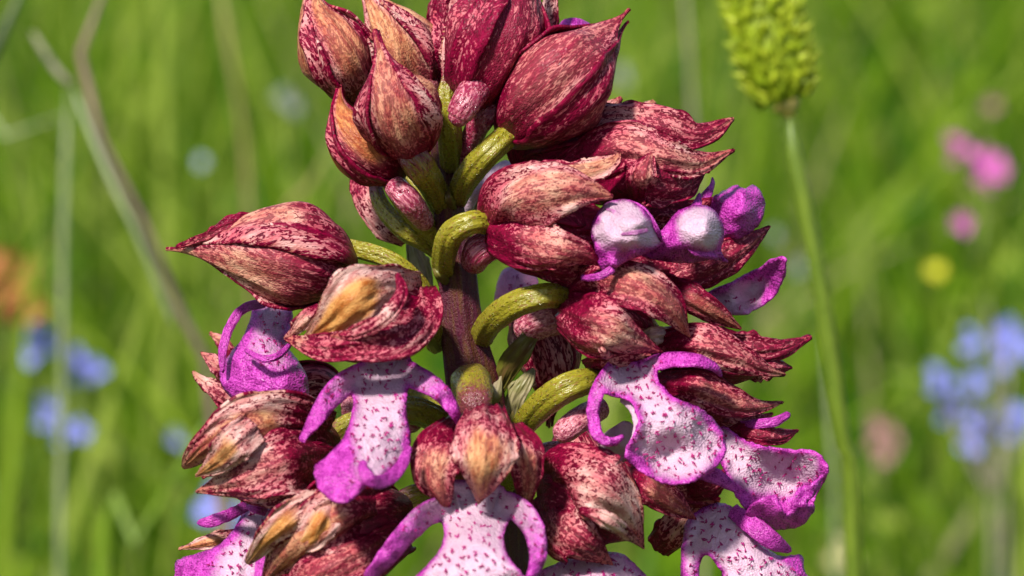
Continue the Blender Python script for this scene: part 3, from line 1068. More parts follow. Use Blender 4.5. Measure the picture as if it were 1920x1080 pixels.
k.lip([([(1150, 672), (1195, 676), (1238, 672), (1232, 705), (1262, 742), (1318, 768), (1352, 805), (1362, 845), (1340, 880), (1292, 906), (1240, 904), (1198, 882),
         (1172, 850), (1188, 812), (1196, 782), (1180, 752), (1150, 742), (1122, 730), (1128, 700)],
        [(1195, 676, -11), (1160, 720, -14), (1230, 740, -16), (1260, 800, -19), (1350, 830, -15), (1250, 850, -16), (1240, 904, -19), (1180, 850, -19), (1310, 880, -18)])],
      arms=[([(1150, 690, -13, 16), (1122, 730, -16, 14), (1112, 775, -18, 12), (1122, 818, -19, 11), (1148, 829, -20, 9), (1168, 818, -20, 5)], (0.5, 1.0)),
            ([(1200, 690, -12, 14), (1245, 676, -14, 15), (1300, 675, -15, 14), (1338, 688, -14, 9), (1352, 705, -13, 3)], (0.6, 1.1)),
            ([(1165, 745, -15, 8), (1190, 765, -17, 11), (1197, 800, -18, 9), (1182, 840, -19, 5)], (0.0, 0.2), 1)],
      edge=10, mags=[(1190, 875, 28, 0.9), (1350, 860, 14, 0.4), (1340, 790, 18, 0.5)], curl=-1.0, ruffle=0.8, tufts=0.0022, spots=0.2, frill=2.5)
k.tube('ovary', [(892, 660, 0, 18), (914, 612, -6, 25), (960, 574, -10, 26), (1020, 555, -11, 25), (1065, 558, -8, 23)])
k.tube('spur', [(1060, 590, -4, 36), (1010, 600, -4, 36), (970, 630, -3, 26)], pink=1.0, purple=0.1, ridges=0)
# --- 11: pointed withered sepals on the right
k = F(1210, 640, -5)
k.hood([(1210, 640, -3), (1300, 665, -6), (1380, 690, -6), (1450, 700, -3)], 55, roll=20, p=0.45, orange=0.1, dark=0.75, splay=0.05)
k.sepal([(1230, 535, -7, 24), (1290, 560, -10, 30), (1345, 592, -9, 22), (1390, 618, -7, 1)], roll=20, cup=55, orange=0.7, dark=0.68)
k.sepal([(1225, 650, -9, 26), (1310, 642, -13, 40), (1390, 672, -12, 30), (1440, 694, -10, 12), (1474, 702, -8, 1)], roll=-8, cup=60, orange=0.25, dark=0.52)
k.sepal([(1290, 650, -3, 30), (1390, 655, -6, 36), (1460, 655, -5, 22), (1522, 630, -2, 1)], roll=5, cup=55, orange=0.1, dark=0.62, wavy=0.2)
k.sepal([(1380, 690, -3, 24), (1440, 690, -5, 24), (1486, 690, -3, 2)], roll=5, cup=55, orange=0.1, dark=0.64, wavy=0.3)
# --- 12: curled pale lip sticking out on the right
k = F(1280, 560, -1)
k.lip([([(1300, 575), (1330, 548), (1372, 530), (1420, 505), (1440, 490), (1470, 481), (1471, 515), (1452, 552), (1405, 585), (1365, 590), (1330, 588)],
        [(1300, 575, -1), (1372, 530, -3), (1470, 482, -6), (1410, 545, 2), (1405, 585, -3), (1471, 515, -5), (1340, 570, 0)])],
      edge=8, edge_amt=0.5, mags=[(1460, 505, 34, 1.1), (1400, 508, 18, 0.8), (1350, 535, 20, 0.8), (1445, 555, 18, 0.8)], curl=-1.2, tufts=0.0004, ruffle=0.5)
# --- 13: sepals and purple arm below
k = F(1200, 740, -4)
k.hood([(1180, 735, -2), (1270, 745, -5), (1350, 770, -5), (1420, 790, -3)], 50, roll=30, p=0.45, orange=0.1, dark=0.75, splay=0.05)
k.sepal([(1225, 720, -7, 22), (1310, 728, -11, 36), (1385, 758, -10, 28), (1430, 762, -8, 12), (1470, 754, -6, 1)], roll=-5, cup=60, orange=0.45, dark=0.55)
k.sepal([(1290, 770, -4, 22), (1360, 790, -6, 26), (1420, 790, -5, 16), (1450, 775, -4, 2)], roll=15, cup=55, orange=0.2, dark=0.62)
k.sepal([(1350, 800, -5, 12), (1420, 812, -8, 20), (1465, 820, -7, 14), (1498, 806, -5, 1)], roll=0, cup=55, orange=0.15, dark=0.8)
k.tube('ovary', [(968, 830, -2, 20), (988, 790, -8, 26), (1030, 748, -12, 28), (1080, 720, -13, 27), (1135, 712, -9, 23)])
k.tube('spur', [(1125, 765, -8, 22), (1085, 788, -11, 24), (1042, 822, -12, 22)], pink=1.0, purple=0.0, ridges=0)
# --- 14: lip with rolled magenta rim on the far right
k = F(1340, 810, -4)
k.lip([([(1352, 800), (1400, 826), (1440, 838), (1478, 845), (1505, 842), (1530, 846), (1550, 875), (1545, 905), (1528, 930), (1520, 962), (1495, 985), (1455, 988), (1412, 970),
         (1382, 935), (1366, 900), (1348, 860)],
        [(1352, 820, -6), (1440, 838, -9), (1550, 880, -11), (1450, 890, -6), (1500, 900, -6), (1380, 920, -9), (1455, 985, -8), (1520, 950, -8)]),
       ([(1398, 962), (1412, 945), (1434, 932), (1455, 929), (1464, 948), (1476, 962), (1486, 935), (1494, 918), (1520, 908), (1545, 893), (1530, 925), (1512, 945), (1527, 946), (1524, 964),
         (1498, 988), (1455, 993), (1415, 978)],
        [(1398, 962, -11), (1455, 929, -14), (1490, 925, -14), (1545, 893, -12), (1527, 955, -12), (1455, 993, -9), (1470, 970, -14)])],
      arms=[([(1385, 798, -6, 8), (1420, 795, -8, 9), (1455, 790, -8, 9), (1482, 775, -7, 6)], (0.9, 1.2), 1),
            ([(1300, 880, -12, 14), (1345, 895, -13, 14), (1386, 922, -12, 5)], (0.9, 1.1), 1)],
      edge=9, mags=[(1440, 962, 40, 1.2), (1520, 925, 26, 1.0), (1500, 965, 30, 1.2), (1385, 940, 26, 0.9), (1545, 880, 14, 0.5)], curl=-0.8, ruffle=0.8, tufts=0.0018, spots=0.2, frill=2.5)
k.sepal([(1190, 880, -3, 26), (1245, 900, -5, 34), (1300, 925, -5, 30), (1350, 940, -4, 6)], roll=5, cup=50, orange=0.2, dark=0.62)
k.sepal([(1290, 925, -5, 20), (1335, 915, -8, 24), (1380, 872, -7, 2)], roll=20, cup=55, orange=0.1, dark=0.75)
# --- 15: spotted lip in the lower right corner
k = F(1290, 950, -5)
k.lip([([(1290, 972), (1335, 945), (1372, 950), (1395, 985), (1425, 1015), (1462, 1042), (1503, 1040), (1508, 1070), (1530, 1120), (1370, 1120), (1350, 1070), (1325, 1040), (1312, 1062), (1308, 1120),
         (1280, 1118), (1276, 1060), (1280, 1010)],
        [(1335, 945, -6), (1280, 1010, -8), (1380, 1000, -10), (1420, 1080, -12), (1503, 1045, -9), (1290, 1110, -11), (1530, 1120, -10)])],
      arms=[([(1370, 955, -9, 14), (1410, 985, -12, 18), (1450, 1015, -12, 17), (1484, 1034, -10, 5)], (0.8, 1.1), 1)],
      edge=8, mags=[(1500, 1055, 26, 0.8), (1285, 1090, 22, 0.5)], ruffle=0.8, tufts=0.0020, spots=0.2, frill=2.0)
k.sepal([(1230, 1030, -2, 26), (1260, 1000, -4, 34), (1300, 950, -4, 26), (1330, 900, -3, 4)], cup=55, orange=0.2, dark=0.45)
# --- 16: domed hood in front at the lower right of the stem
k = F(1040, 890, -9)
k.hood([(1030, 905, -8), (1085, 925, -13), (1140, 965, -14), (1195, 1020, -11)], 84, roll=20, p=0.45, orange=0.1, dark=0.66, splay=0.0)
k.sepal([(1030, 925, -11, 44), (1062, 895, -18, 62), (1125, 908, -22, 66), (1172, 955, -20, 42), (1208, 1030, -16, 1)], roll=-14, cup=62, orange=0.12, dark=0.38, wrinkle=0.7)
k.sepal([(1015, 925, -12, 34), (1045, 985, -18, 54), (1090, 1020, -20, 42), (1150, 1060, -16, 1)], roll=12, cup=58, orange=0.15, dark=0.55)
k.sepal([(1085, 958, -22, 6), (1130, 975, -25, 17), (1170, 1000, -23, 14), (1207, 1029, -18, 1)], roll=20, cup=70, orange=0.0, dark=0.35)
k.sepal([(1160, 880, -8, 26), (1210, 905, -13, 36), (1265, 945, -12, 26), (1306, 974, -9, 1)], roll=-5, cup=65, orange=0.6, dark=0.60)
k.lip([([(1010, 1075), (1060, 1050), (1110, 1038), (1160, 1036), (1195, 1062), (1235, 1120), (1110, 1130), (1000, 1125)],
        [(1010, 1075, -13), (1110, 1038, -14), (1195, 1062, -12), (1110, 1100, -18), (1235, 1120, -12)])],
      edge=8, mags=[], tufts=0.0018, spots=0.2, ruffle=0.5, pinkwash=0.35)
k.tube('ovary', [(935, 930, 0, 24), (960, 890, -5, 28), (1005, 880, -8, 28), (1045, 905, -8, 24)])
k.tube('spur', [(1070, 850, -6, 26), (1010, 860, -5, 26), (985, 890, -3, 20)], pink=1.0, purple=0.1, ridges=0)
# --- 17: flower facing the viewer below the stem, three hanging sepals
k = F(890, 755, -14)
k.hood([(893, 770, -12), (890, 815, -16), (888, 870, -16), (888, 930, -13)], 80, roll=60, p=0.45, orange=0.1, dark=0.75, splay=0.0, flat=0.7)
k.sepal([(908, 757, -17, 36), (908, 790, -25, 54), (908, 850, -28, 60), (904, 900, -27, 38), (897, 946, -23, 1)], roll=0, cup=55, orange=0.8, dark=0.36)
k.sepal([(858, 790, -17, 26), (826, 835, -23, 50), (812, 885, -24, 46), (826, 930, -23, 24), (840, 964, -20, 1)], roll=14, cup=55, orange=0.6, dark=0.52)
k.sepal([(958, 795, -16, 20), (982, 835, -22, 36), (992, 890, -22, 28), (985, 968, -19, 1)], roll=-14, cup=55, orange=0.6, dark=0.52)
k.lip([([(838, 905), (880, 900), (930, 905), (958, 930), (968, 955), (950, 985), (946, 1020), (962, 1055), (990, 1090), (1010, 1130), (740, 1130), (775, 1085), (805, 1055), (826, 1025), (832, 990), (820, 960)],
        [(890, 900, -19), (825, 970, -21), (960, 960, -21), (890, 1000, -26), (890, 1090, -30), (760, 1120, -27), (990, 1110, -27)])],
      arms=[([(860, 945, -22, 26), (805, 962, -25, 23), (762, 1000, -28, 21), (725, 1045, -30, 18), (690, 1085, -30, 10)], (0.25, 1.15)),
            ([(930, 940, -22, 26), (975, 958, -25, 24), (1003, 1000, -28, 20), (1008, 1050, -30, 16), (990, 1095, -30, 8)], (0.1, 1.0))],
      edge=7, edge_amt=0.7, mags=[(775, 1090, 24, 0.6)], ruffle=0.7, tufts=0.0022, spots=0.2, frill=1.5)
k.tube('ovary', [(890, 760, -2, 40), (884, 722, -8, 42), (886, 728, -14, 41), (892, 770, -19, 34)], purple=0.4, ridges=4, ridge=0.05)
# --- 18: hood left of the stem with the spread-eagled lip
k = F(790, 570, -9)
k.hood([(800, 585, -8), (720, 590, -14), (640, 620, -14), (545, 645, -11)], 78, roll=60, p=0.40, orange=0.1, dark=0.62, splay=0.0)
k.sepal([(790, 535, -12, 22), (735, 535, -20, 36), (676, 560, -24, 60), (622, 608, -22, 40), (575, 640, -18, 8)], roll=-10, cup=58, orange=1.0, dark=0.22, keel=0.0, nobase=0.7)
k.sepal([(790, 540, -13, 26), (790, 585, -19, 40), (745, 625, -24, 46), (665, 645, -24, 30), (595, 650, -21, 24), (534, 632, -17, 4)], roll=12, cup=55, orange=0.0, dark=0.52, nobase=0.75, wrinkle=1.3)
k.sepal([(745, 512, -21, 5), (752, 550, -25, 13), (722, 596, -27, 13), (668, 626, -25, 12), (620, 630, -22, 4)], roll=0, cup=75, orange=0.0, dark=0.45)
k.sepal([(600, 575, -18, 8), (572, 600, -19, 16), (536, 640, -17, 2)], roll=-10, cup=50, orange=0.3, dark=0.35)
k.lip([([(690, 655), (725, 650), (758, 655), (775, 690), (766, 725), (762, 770), (770, 815), (766, 850), (745, 880), (718, 905), (694, 906), (676, 924), (650, 944), (622, 939), (598, 918),
         (588, 878), (612, 855), (640, 825), (657, 785), (662, 745), (655, 715), (675, 685)],
        [(725, 650, -13), (660, 720, -17), (770, 700, -17), (715, 750, -21), (705, 830, -26), (605, 890, -29), (765, 850, -24), (690, 900, -30), (640, 935, -31)])],
      arms=[([(705, 695, -18, 26), (655, 715, -20, 24), (620, 745, -22, 21), (592, 785, -23, 16), (565, 826, -23, 6)], (0.15, 1.15)),
            ([(740, 690, -18, 26), (790, 712, -20, 22), (825, 735, -22, 18), (848, 765, -22, 13), (862, 800, -21, 4)], (0.1, 1.15)),
            ([(681, 862, -30, 7), (682, 884, -32, 10), (700, 903, -32, 12), (728, 898, -30, 12), (752, 874, -28, 11), (768, 835, -26, 6)], (0.95, 0.9), 1)],
      edge=10, edge_amt=0.8, mags=[(622, 900, 56, 0.9), (645, 850, 30, 0.5), (740, 895, 20, 0.7), (770, 830, 18, 0.6), (720, 655, 30, 0.2)], curl=-0.4, ruffle=0.6, tufts=0.0020, spots=0.2, frill=2.0)
k.tube('ovary', [(740, 520, -9, 15), (785, 545, -10, 17), (806, 600, -6, 20), (818, 655, -1, 18)])
# --- 19: teardrop hood pointing left
k = F(640, 498, -4)
k.hood([(648, 505, -3), (545, 482, -9), (430, 468, -9), (314, 465, -6)], 90, roll=-35, p=0.30, orange=0.5, dark=0.44, splay=0.04, pw=0.95, ext=(0, -30, -15), tipr=0.10)
k.sepal([(480, 420, -9, 14), (440, 424, -10, 20), (395, 446, -10, 16), (330, 466, -8, 2)], roll=-35, cup=60, orange=0.2, dark=0.66, wavy=0.2)
k.tube('ovary', [(605, 468, -2, 16), (660, 466, -5, 18), (735, 490, -7, 18), (788, 535, -6, 17), (814, 585, -3, 17), (826, 625, 0, 14)])
k.lip([([(478, 572), (520, 560), (548, 582), (546, 622), (540, 648), (562, 680), (578, 715), (576, 750), (545, 754), (512, 744), (475, 756), (440, 750), (415, 722), (413, 690), (432, 662), (455, 632), (468, 600)],
        [(510, 562, 2), (546, 622, -1), (415, 700, -3), (500, 660, -5), (480, 720, -6), (576, 740, -5), (540, 720, -7), (440, 750, -4)])],
      arms=[([(500, 566, 0, 10), (455, 580, -3, 9), (430, 615, -4, 9), (417, 660, -5, 8), (418, 700, -5, 4)], 1.0, 1),
            ([(458, 655, -7, 4), (490, 672, -9, 7), (520, 668, -9, 7), (545, 645, -7, 5)], 1.0, 1)],
      edge=9, mags=[(440, 715, 52, 1.1), (550, 735, 44, 0.9), (495, 735, 44, 0.9), (500, 630, 60, 0.35)], ruffle=0.8, tufts=0.0016, frill=1.5)
# --- 20: fringed hood on the left, several sepal tips
k = F(615, 820, -8)
k.hood([(622, 835, -7), (530, 840, -12), (450, 860, -12), (380, 895, -9)], 84, roll=45, p=0.42, orange=0.2, dark=0.55, splay=0.0)
k.sepal([(612, 815, -12, 44), (545, 792, -18, 52), (460, 800, -21, 52), (392, 835, -19, 32), (356, 866, -16, 16), (343, 878, -14, 4)], roll=-14, cup=50, orange=0.75, dark=0.38, wrinkle=0.9)
k.sepal([(480, 800, -21, 30), (440, 832, -23, 36), (408, 866, -21, 26), (366, 894, -17, 1)], roll=-4, cup=48, orange=0.9, dark=0.36, wrinkle=1.0, nobase=1)
k.sepal([(616, 850, -12, 54), (545, 862, -20, 64), (470, 890, -21, 46), (415, 908, -18, 24), (366, 922, -15, 1)], roll=10, cup=52, orange=0.25, dark=0.42, wrinkle=1.2)
k.sepal([(600, 905, -12, 34), (540, 915, -16, 36), (480, 925, -15, 22), (430, 920, -13, 4)], roll=25, cup=55, orange=0.2, dark=0.52)
k.tube('ovary', [(605, 825, -4, 26), (680, 790, -6, 26), (770, 770, -6, 28), (850, 800, -2, 24)])
k.sepal([(740, 900, -2, 30), (680, 880, -5, 46), (620, 890, -7, 50), (560, 930, -6, 12)], roll=5, cup=50, orange=0.2, dark=0.6)
k.tube('spur', [(640, 760, -3, 24), (720, 770, -4, 24), (790, 800, -4, 20)], pink=1.0, purple=0.1, ridges=0)
# --- 21: orange hood at the bottom left
k = F(745, 960, -11)
k.hood([(752, 955, -10), (670, 985, -16), (590, 1030, -16), (500, 1090, -12)], 92, roll=30, p=0.40, orange=0.3, dark=0.60, splay=0.0)
k.sepal([(735, 950, -15, 46), (660, 962, -23, 62), (590, 1000, -25, 54), (535, 1045, -22, 34), (495, 1090, -18, 2)], roll=-10, cup=52, orange=0.7, dark=0.42, wrinkle=1.2)
k.sepal([(615, 935, -23, 22), (560, 965, -25, 34), (508, 1008, -24, 24), (480, 1040, -21, 14), (464, 1058, -19, 5)], roll=-20, cup=52, orange=1.0, dark=0.28, wrinkle=1.1, nobase=1)
k.sepal([(630, 925, -21, 26), (612, 965, -25, 38), (580, 1008, -25, 30), (545, 1035, -23, 4)], roll=-5, cup=50, orange=1.0, dark=0.24, wrinkle=1.1, nobase=1)
k.sepal([(748, 985, -14, 50), (680, 1030, -23, 60), (590, 1080, -24, 50), (500, 1130, -18, 3)], roll=12, cup=55, orange=0.35, dark=0.5, wrinkle=1.2)
k.tube('ovary', [(740, 950, -7, 26), (790, 930, -7, 26), (850, 940, -5, 28), (900, 990, -1, 24)])
# --- 22: spotted lip in the lower left corner
k = F(450, 960, -6)
k.lip([([(465, 950), (512, 945), (520, 990), (500, 1030), (498, 1070), (510, 1125), (310, 1125), (326, 1080), (332, 1050), (368, 1038), (408, 1022), (438, 992)],
        [(490, 948, -8), (440, 1000, -12), (340, 1060, -10), (420, 1080, -15), (500, 1060, -14), (330, 1120, -11)])],
      arms=[([(470, 945, -9, 9), (430, 965, -12, 11), (395, 978, -12, 11), (369, 981, -11, 5)], (0.9, 1.1), 1),
            ([(500, 960, -12, 8), (480, 955, -13, 8), (462, 950, -12, 4)], (0.8, 1.0), 1),
            ([(486, 1000, -14, 6), (488, 1050, -16, 9), (484, 1095, -17, 8)], (0.9, 1.0), 1)],
      edge=9, mags=[(360, 1070, 52, 1.0), (480, 1090, 26, 0.5), (440, 1010, 20, 0.3)], ruffle=0.8, tufts=0.0018, spots=0.2, frill=2.0)
k.sepal([(450, 1002, -7, 12), (400, 1015, -10, 16), (334, 1030, -8, 1)], roll=0, cup=60, orange=0.8, dark=0.30)
k.hood([(520, 930, 0), (500, 950, 0), (480, 975, 0), (450, 1010, 1)], 40, roll=30, orange=0.2, dark=0.6)
# --- 23: flower tucked behind on the left, only tips and a pink back showing
k = F(600, 725, 4)
k.hood([(640, 740, 6), (590, 722, 3), (540, 740, 3), (470, 750, 5)], 44, roll=30, orange=0.1, dark=0.45)
k.sepal([(470, 765, 3, 18), (420, 742, 1, 22), (360, 697, 2, 1)], cup=55, orange=0.15, dark=0.42)
k.sepal([(450, 720, 4, 16), (410, 685, 3, 20), (376, 660, 4, 1)], cup=55, orange=0.3, dark=0.45)
k.sepal([(440, 670, 5, 10), (415, 640, 5, 12), (392, 624, 6, 1)], cup=55, orange=0.6, dark=0.5)
k.tube('ovary', [(630, 735, 6, 20), (720, 730, 8, 20), (800, 740, 7, 20), (870, 790, 2, 20)])
# --- 24: flower behind the stem on the upper left: spur, ovary and pale bract
k = F(690, 340, 5)
k.tube('ovary', [(700, 335, 0, 13), (715, 385, -1, 17), (755, 430, -2, 19), (800, 458, -1, 17), (832, 488, 1, 11)])
k.sepal([(668, 318, 3, 12), (682, 375, 2, 24), (722, 430, 2, 24), (760, 455, 3, 12)], roll=15, cup=60, orange=0.0, dark=0.35)
k.hood([(690, 330, 7), (670, 300, 8), (660, 240, 8), (650, 190, 8)], 40, roll=0, orange=0.4, dark=0.5)
k.sepal([(800, 545, 4, 14), (786, 500, 4, 22), (770, 450, 5, 8)], cup=40, mat=M_BRACT, name='bract')
# --- 25: flower behind the stem on the right, pale and pink
k = F(1000, 600, 6)
k.hood([(985, 560, 5), (1020, 640, 3), (1035, 700, 3), (1030, 800, 5)], 66, roll=0, orange=0.0, dark=0.52, lump=0.5)
k.sepal([(935, 735, -2, 10), (955, 685, -4, 22), (985, 645, -5, 18), (1018, 610, -4, 2)], roll=0, cup=40, mat=M_BRACTG, name='bract')
k.sepal([(960, 790, -3, 10), (965, 750, -4, 18), (985, 715, -4, 14), (1000, 690, -3, 2)], roll=0, cup=40, mat=M_BRACT, name='bract')
k.lip([([(925, 600), (930, 540), (945, 505), (985, 500), (1010, 530), (990, 580), (960, 610)], [(925, 600, 8), (945, 505, 9), (1010, 530, 9), (960, 560, 6)])],
      mags=[(945, 570, 60, 0.8)], tufts=0.001, pinkwash=1.0)
k.lip([([(870, 400), (885, 355), (915, 320), (950, 300), (965, 330), (940, 375), (905, 405)], [(870, 400, 9), (950, 300, 9), (905, 405, 9), (910, 350, 7)])],
      edge_amt=0.0, tufts=0)
k.sepal([(890, 420, 4, 10), (915, 375, 2, 16), (950, 330, 2, 4)], roll=0, cup=45, mat=M_BRACT, name='bract')
k.lip([([(1120, 830), (1150, 800), (1180, 790), (1200, 830), (1190, 870), (1150, 865)], [(1120, 830, -3), (1200, 830, -3), (1150, 865, -3), (1160, 830, -5)])],
      edge_amt=0.3, mags=[(1185, 860, 25, 0.6)], tufts=0, pinkwash=0.2)
k.hood([(1060, 800, 3), (1080, 860, 1), (1060, 920, 1), (1040, 960, 3)], 50, roll=0, orange=0.0, dark=0.35)

# --- small bracts where the flower stalks leave the stem
for pts, rl in (([(822, 660, -3, 7), (806, 640, -6, 10), (792, 612, -6, 1)], -20), ([(898, 655, -2, 7), (915, 640, -5, 9), (935, 622, -5, 1)], 20),
                ([(842, 535, -4, 6), (822, 515, -6, 9), (808, 488, -5, 1)], -15), ([(964, 838, -3, 8), (958, 805, -6, 12), (962, 770, -5, 1)], 10),
                ([(852, 395, -3, 6), (842, 372, -5, 8), (838, 345, -4, 1)], 0), ([(912, 770, -4, 8), (930, 742, -6, 12), (940, 705, -5, 1)], 15)):
    k = Flower.__new__(Flower)
    k.o, k.e = RO, orchid
    k.sepal(pts, roll=rl, cup=55, mat=M_BRACT if rl > 12 else M_BRACTG, name='bract', nt=20, nu=11)

# ------------------------------------------------------------------ meadow plants behind the spike
def ptube(root, ro, name, pts, r0, r1, mat, ground=False, n=26, nu=9, foot=None):
    """tube through (x, y, depth) photograph points; radii in mm; optionally carried on down into the soil"""
    c = PN(np.array([q[:3] for q in pts], float))
    if ground:
        f = c[-1].copy()
        step = c[-1] - c[-2]
        f[:2] += step[:2] / max(1e-4, -step[2]) * f[2] * 0.35 if step[2] < -1e-4 else 0
        f[2] = -0.006
        mid = (c[-1] + f) / 2
        mid[:2] = c[-1][:2] * 0.4 + f[:2] * 0.6
        c = np.vstack([c, mid, f])
    if len(c) > 2:
        s = crs(np.column_stack([c[:, 2], c[:, 0], c[:, 1]]), n)[:, [1, 2, 0]]
    else:
        s = crs(c, n)
    r = np.linspace(r0, r1, len(s)) * 0.001
    v, f_, at = tube_world(s, r, 0, 0, 0, nu, 0.08, 1.0, SEED[0] * 1.1)
    SEED[0] += 1
    return make_obj(name, v, f_, mat, root, ro, at)


def foot_of(pts):
    c = PN(np.array([q[:3] for q in pts], float))
    f = c[-1].copy()
    f[2] = 0.0
    return f


M_BLUE = mat_plain('petal_blue', (0.20, 0.22, 0.72), (0.33, 0.35, 0.83), 0.6, 0.5, 0.3, 0.1, 'obj')
M_PALEBLUE = mat_plain('petal_pale_blue', (0.30, 0.35, 0.48), (0.38, 0.43, 0.56), 0.6, 0.5, 0.3, 0.1, 'obj')
M_PINK = mat_plain('petal_pink', (0.46, 0.06, 0.33), (0.58, 0.14, 0.46), 0.6, 0.5, 0.3, 0.1, 'obj')
M_DUSTY = mat_plain('petal_dusty_pink', (0.36, 0.17, 0.19), (0.45, 0.22, 0.22), 0.6, 0.5, 0.3, 0.1, 'obj')
M_YELLOW = mat_plain('petal_yellow', (0.60, 0.56, 0.02), (0.70, 0.66, 0.05), 0.6, 0.5, 0.3, 0.1, 'obj')
M_WHITE = mat_plain('petal_greyish_white', (0.17, 0.20, 0.19), (0.24, 0.26, 0.26), 0.6, 0.5, 0.3, 0.1, 'obj')
M_CREAM = mat_plain('petal_cream', (0.55, 0.48, 0.22), (0.65, 0.58, 0.32), 0.6, 0.5, 0.3, 0.1, 'obj')
M_ORANGE = mat_plain('petal_withered_orange', (0.30, 0.10, 0.025), (0.40, 0.16, 0.045), 0.6, 0.6, 0.2, 0.1, 'obj')
M_STALK = mat_plain('stalk_green', (0.07, 0.115, 0.006), (0.12, 0.17, 0.012), 0.4, 0.5, 0.0, 0.2)
M_PALESTALK = mat_plain('stalk_pale_green', (0.15, 0.19, 0.08), (0.23, 0.26, 0.13), 0.3, 0.5, 0.0, 0.2)
M_DRY = mat_plain('stalk_dry_brown', (0.15, 0.095, 0.07), (0.26, 0.17, 0.13), 0.25, 0.7, 0.0, 0.4)
M_DRYGREY = mat_plain('stalk_dry_grey', (0.14, 0.13, 0.08), (0.22, 0.20, 0.13), 0.25, 0.7, 0.0, 0.4)
M_STRAW = mat_plain('straw', (0.20, 0.17, 0.05), (0.28, 0.24, 0.08), 0.3, 0.6, 0.1, 0.3)
M_BLADE = mat_plain('blade_bright_green', (0.13, 0.24, 0.012), (0.20, 0.30, 0.02), 0.3, 0.5, 0.35, 0.1)
M_DARKST = mat_plain('stalk_dark', (0.045, 0.06, 0.03), (0.08, 0.10, 0.05), 0.3, 0.6, 0.0, 0.3)
M_CENTRE = mat_plain('flower_centre', (0.30, 0.30, 0.05), (0.42, 0.40, 0.08), 1.0, 0.6, 0.0, 0.2, 'obj')


def petal_mesh(mat):
    v, f = [], []
    nt, nu = 7, 5
    for i in range(nt):
        t = i / (nt - 1)
        w = 0.36 * math.sin(math.pi * min(1, 0.08 + 0.80 * t)) ** 0.8 + 0.02
        for j in range(nu):
            u = -1 + 2 * j / (nu - 1)
            v.append((0.06 + t * 0.98 - 0.10 * abs(u) ** 2 * t, u * w, 0.30 * t * t + 0.16 * u * u * (0.4 + t) + 0.02 * math.sin(9 * t + 3 * u)))
    f = grid_faces(nt, nu)
    me = bpy.data.meshes.new('petal')
    me.from_pydata(v, [], f)
    me.materials.append(mat)
    me.polygons.foreach_set('use_smooth', [True] * len(f))
    return me


PETALS = {}


def centre_mesh():
    v, f = [], []
    for i in range(6):
        a = math.pi * i / 5
        for j in range(8):
            b = 2 * math.pi * j / 8
            v.append((0.16 * math.sin(a) * math.cos(b), 0.16 * math.sin(a) * math.sin(b), 0.05 - 0.22 * math.cos(a)))
    f = grid_faces(6, 8, True)
    me = bpy.data.meshes.new('flower_centre')
    me.from_pydata(v, [], f)
    me.materials.append(M_CENTRE)
    me.polygons.foreach_set('use_smooth', [True] * len(f))
    return me


CENTRE = centre_mesh()


def blossom(root, ro, x, y, d, rpx, mat, n=4, face=None):
    """a small open flower, rpx = petal length in photograph pixels at that depth"""
    c = P(x, y, d)
    size = rpx * KPX * (DIST + d * 0.001) / DIST
    e = empty('flower', c, root, ro)
    fv = Vector(TOCAM) + Vector((random.uniform(-.6, .6), random.uniform(-.2, .4), random.uniform(-.1, .9)))
    e.rotation_euler = fv.to_track_quat('Z', 'Y').to_euler()
    e.scale = (size, size, size)
    if mat.name not in PETALS:
        PETALS[mat.name] = petal_mesh(mat)
    for i in range(n):
        o = bpy.data.objects.new('petal', PETALS[mat.name])
        COL.objects.link(o)
        o.parent = e
        o.rotation_euler = (0, random.uniform(-.25, .2), 2 * math.pi * i / n + random.uniform(-.15, .15))
        k = random.uniform(0.7, 1.15)
        o.scale = (k, k, k)
    o = bpy.data.objects.new('flower_centre', CENTRE)
    COL.objects.link(o)
    o.parent = e
    return c


def leaf(root, ro, p0, direction, length, width, mat=None, name='leaf'):
    p0 = np.asarray(p0, float)
    dv = np.asarray(direction, float)
    dv = dv / np.linalg.norm(dv)
    side = np.cross(dv, [0, 0, 1.0])
    side /= np.linalg.norm(side) + 1e-9
    up = np.cross(side, dv)
    v, pcs = [], []
    nt, nu = 10, 5
    for i in range(nt):
        t = i / (nt - 1)
        w = width * 0.5 * math.sin(math.pi * (0.1 + 0.9 * t) ** 0.8) + 0.0001
        for j in range(nu):
            u = -1 + 2 * j / (nu - 1)
            v.append(p0 + dv * length * t - np.array([0, 0, 1.0]) * length * 0.35 * t * t + side * w * u + up * abs(u) * w * 0.35)
            pcs.append((u * w * 1000, t * length * 1000, 0))
    return make_obj(name, v, grid_faces(nt, nu), mat or M_BLADE, root, ro, {'pc': np.array(pcs)})


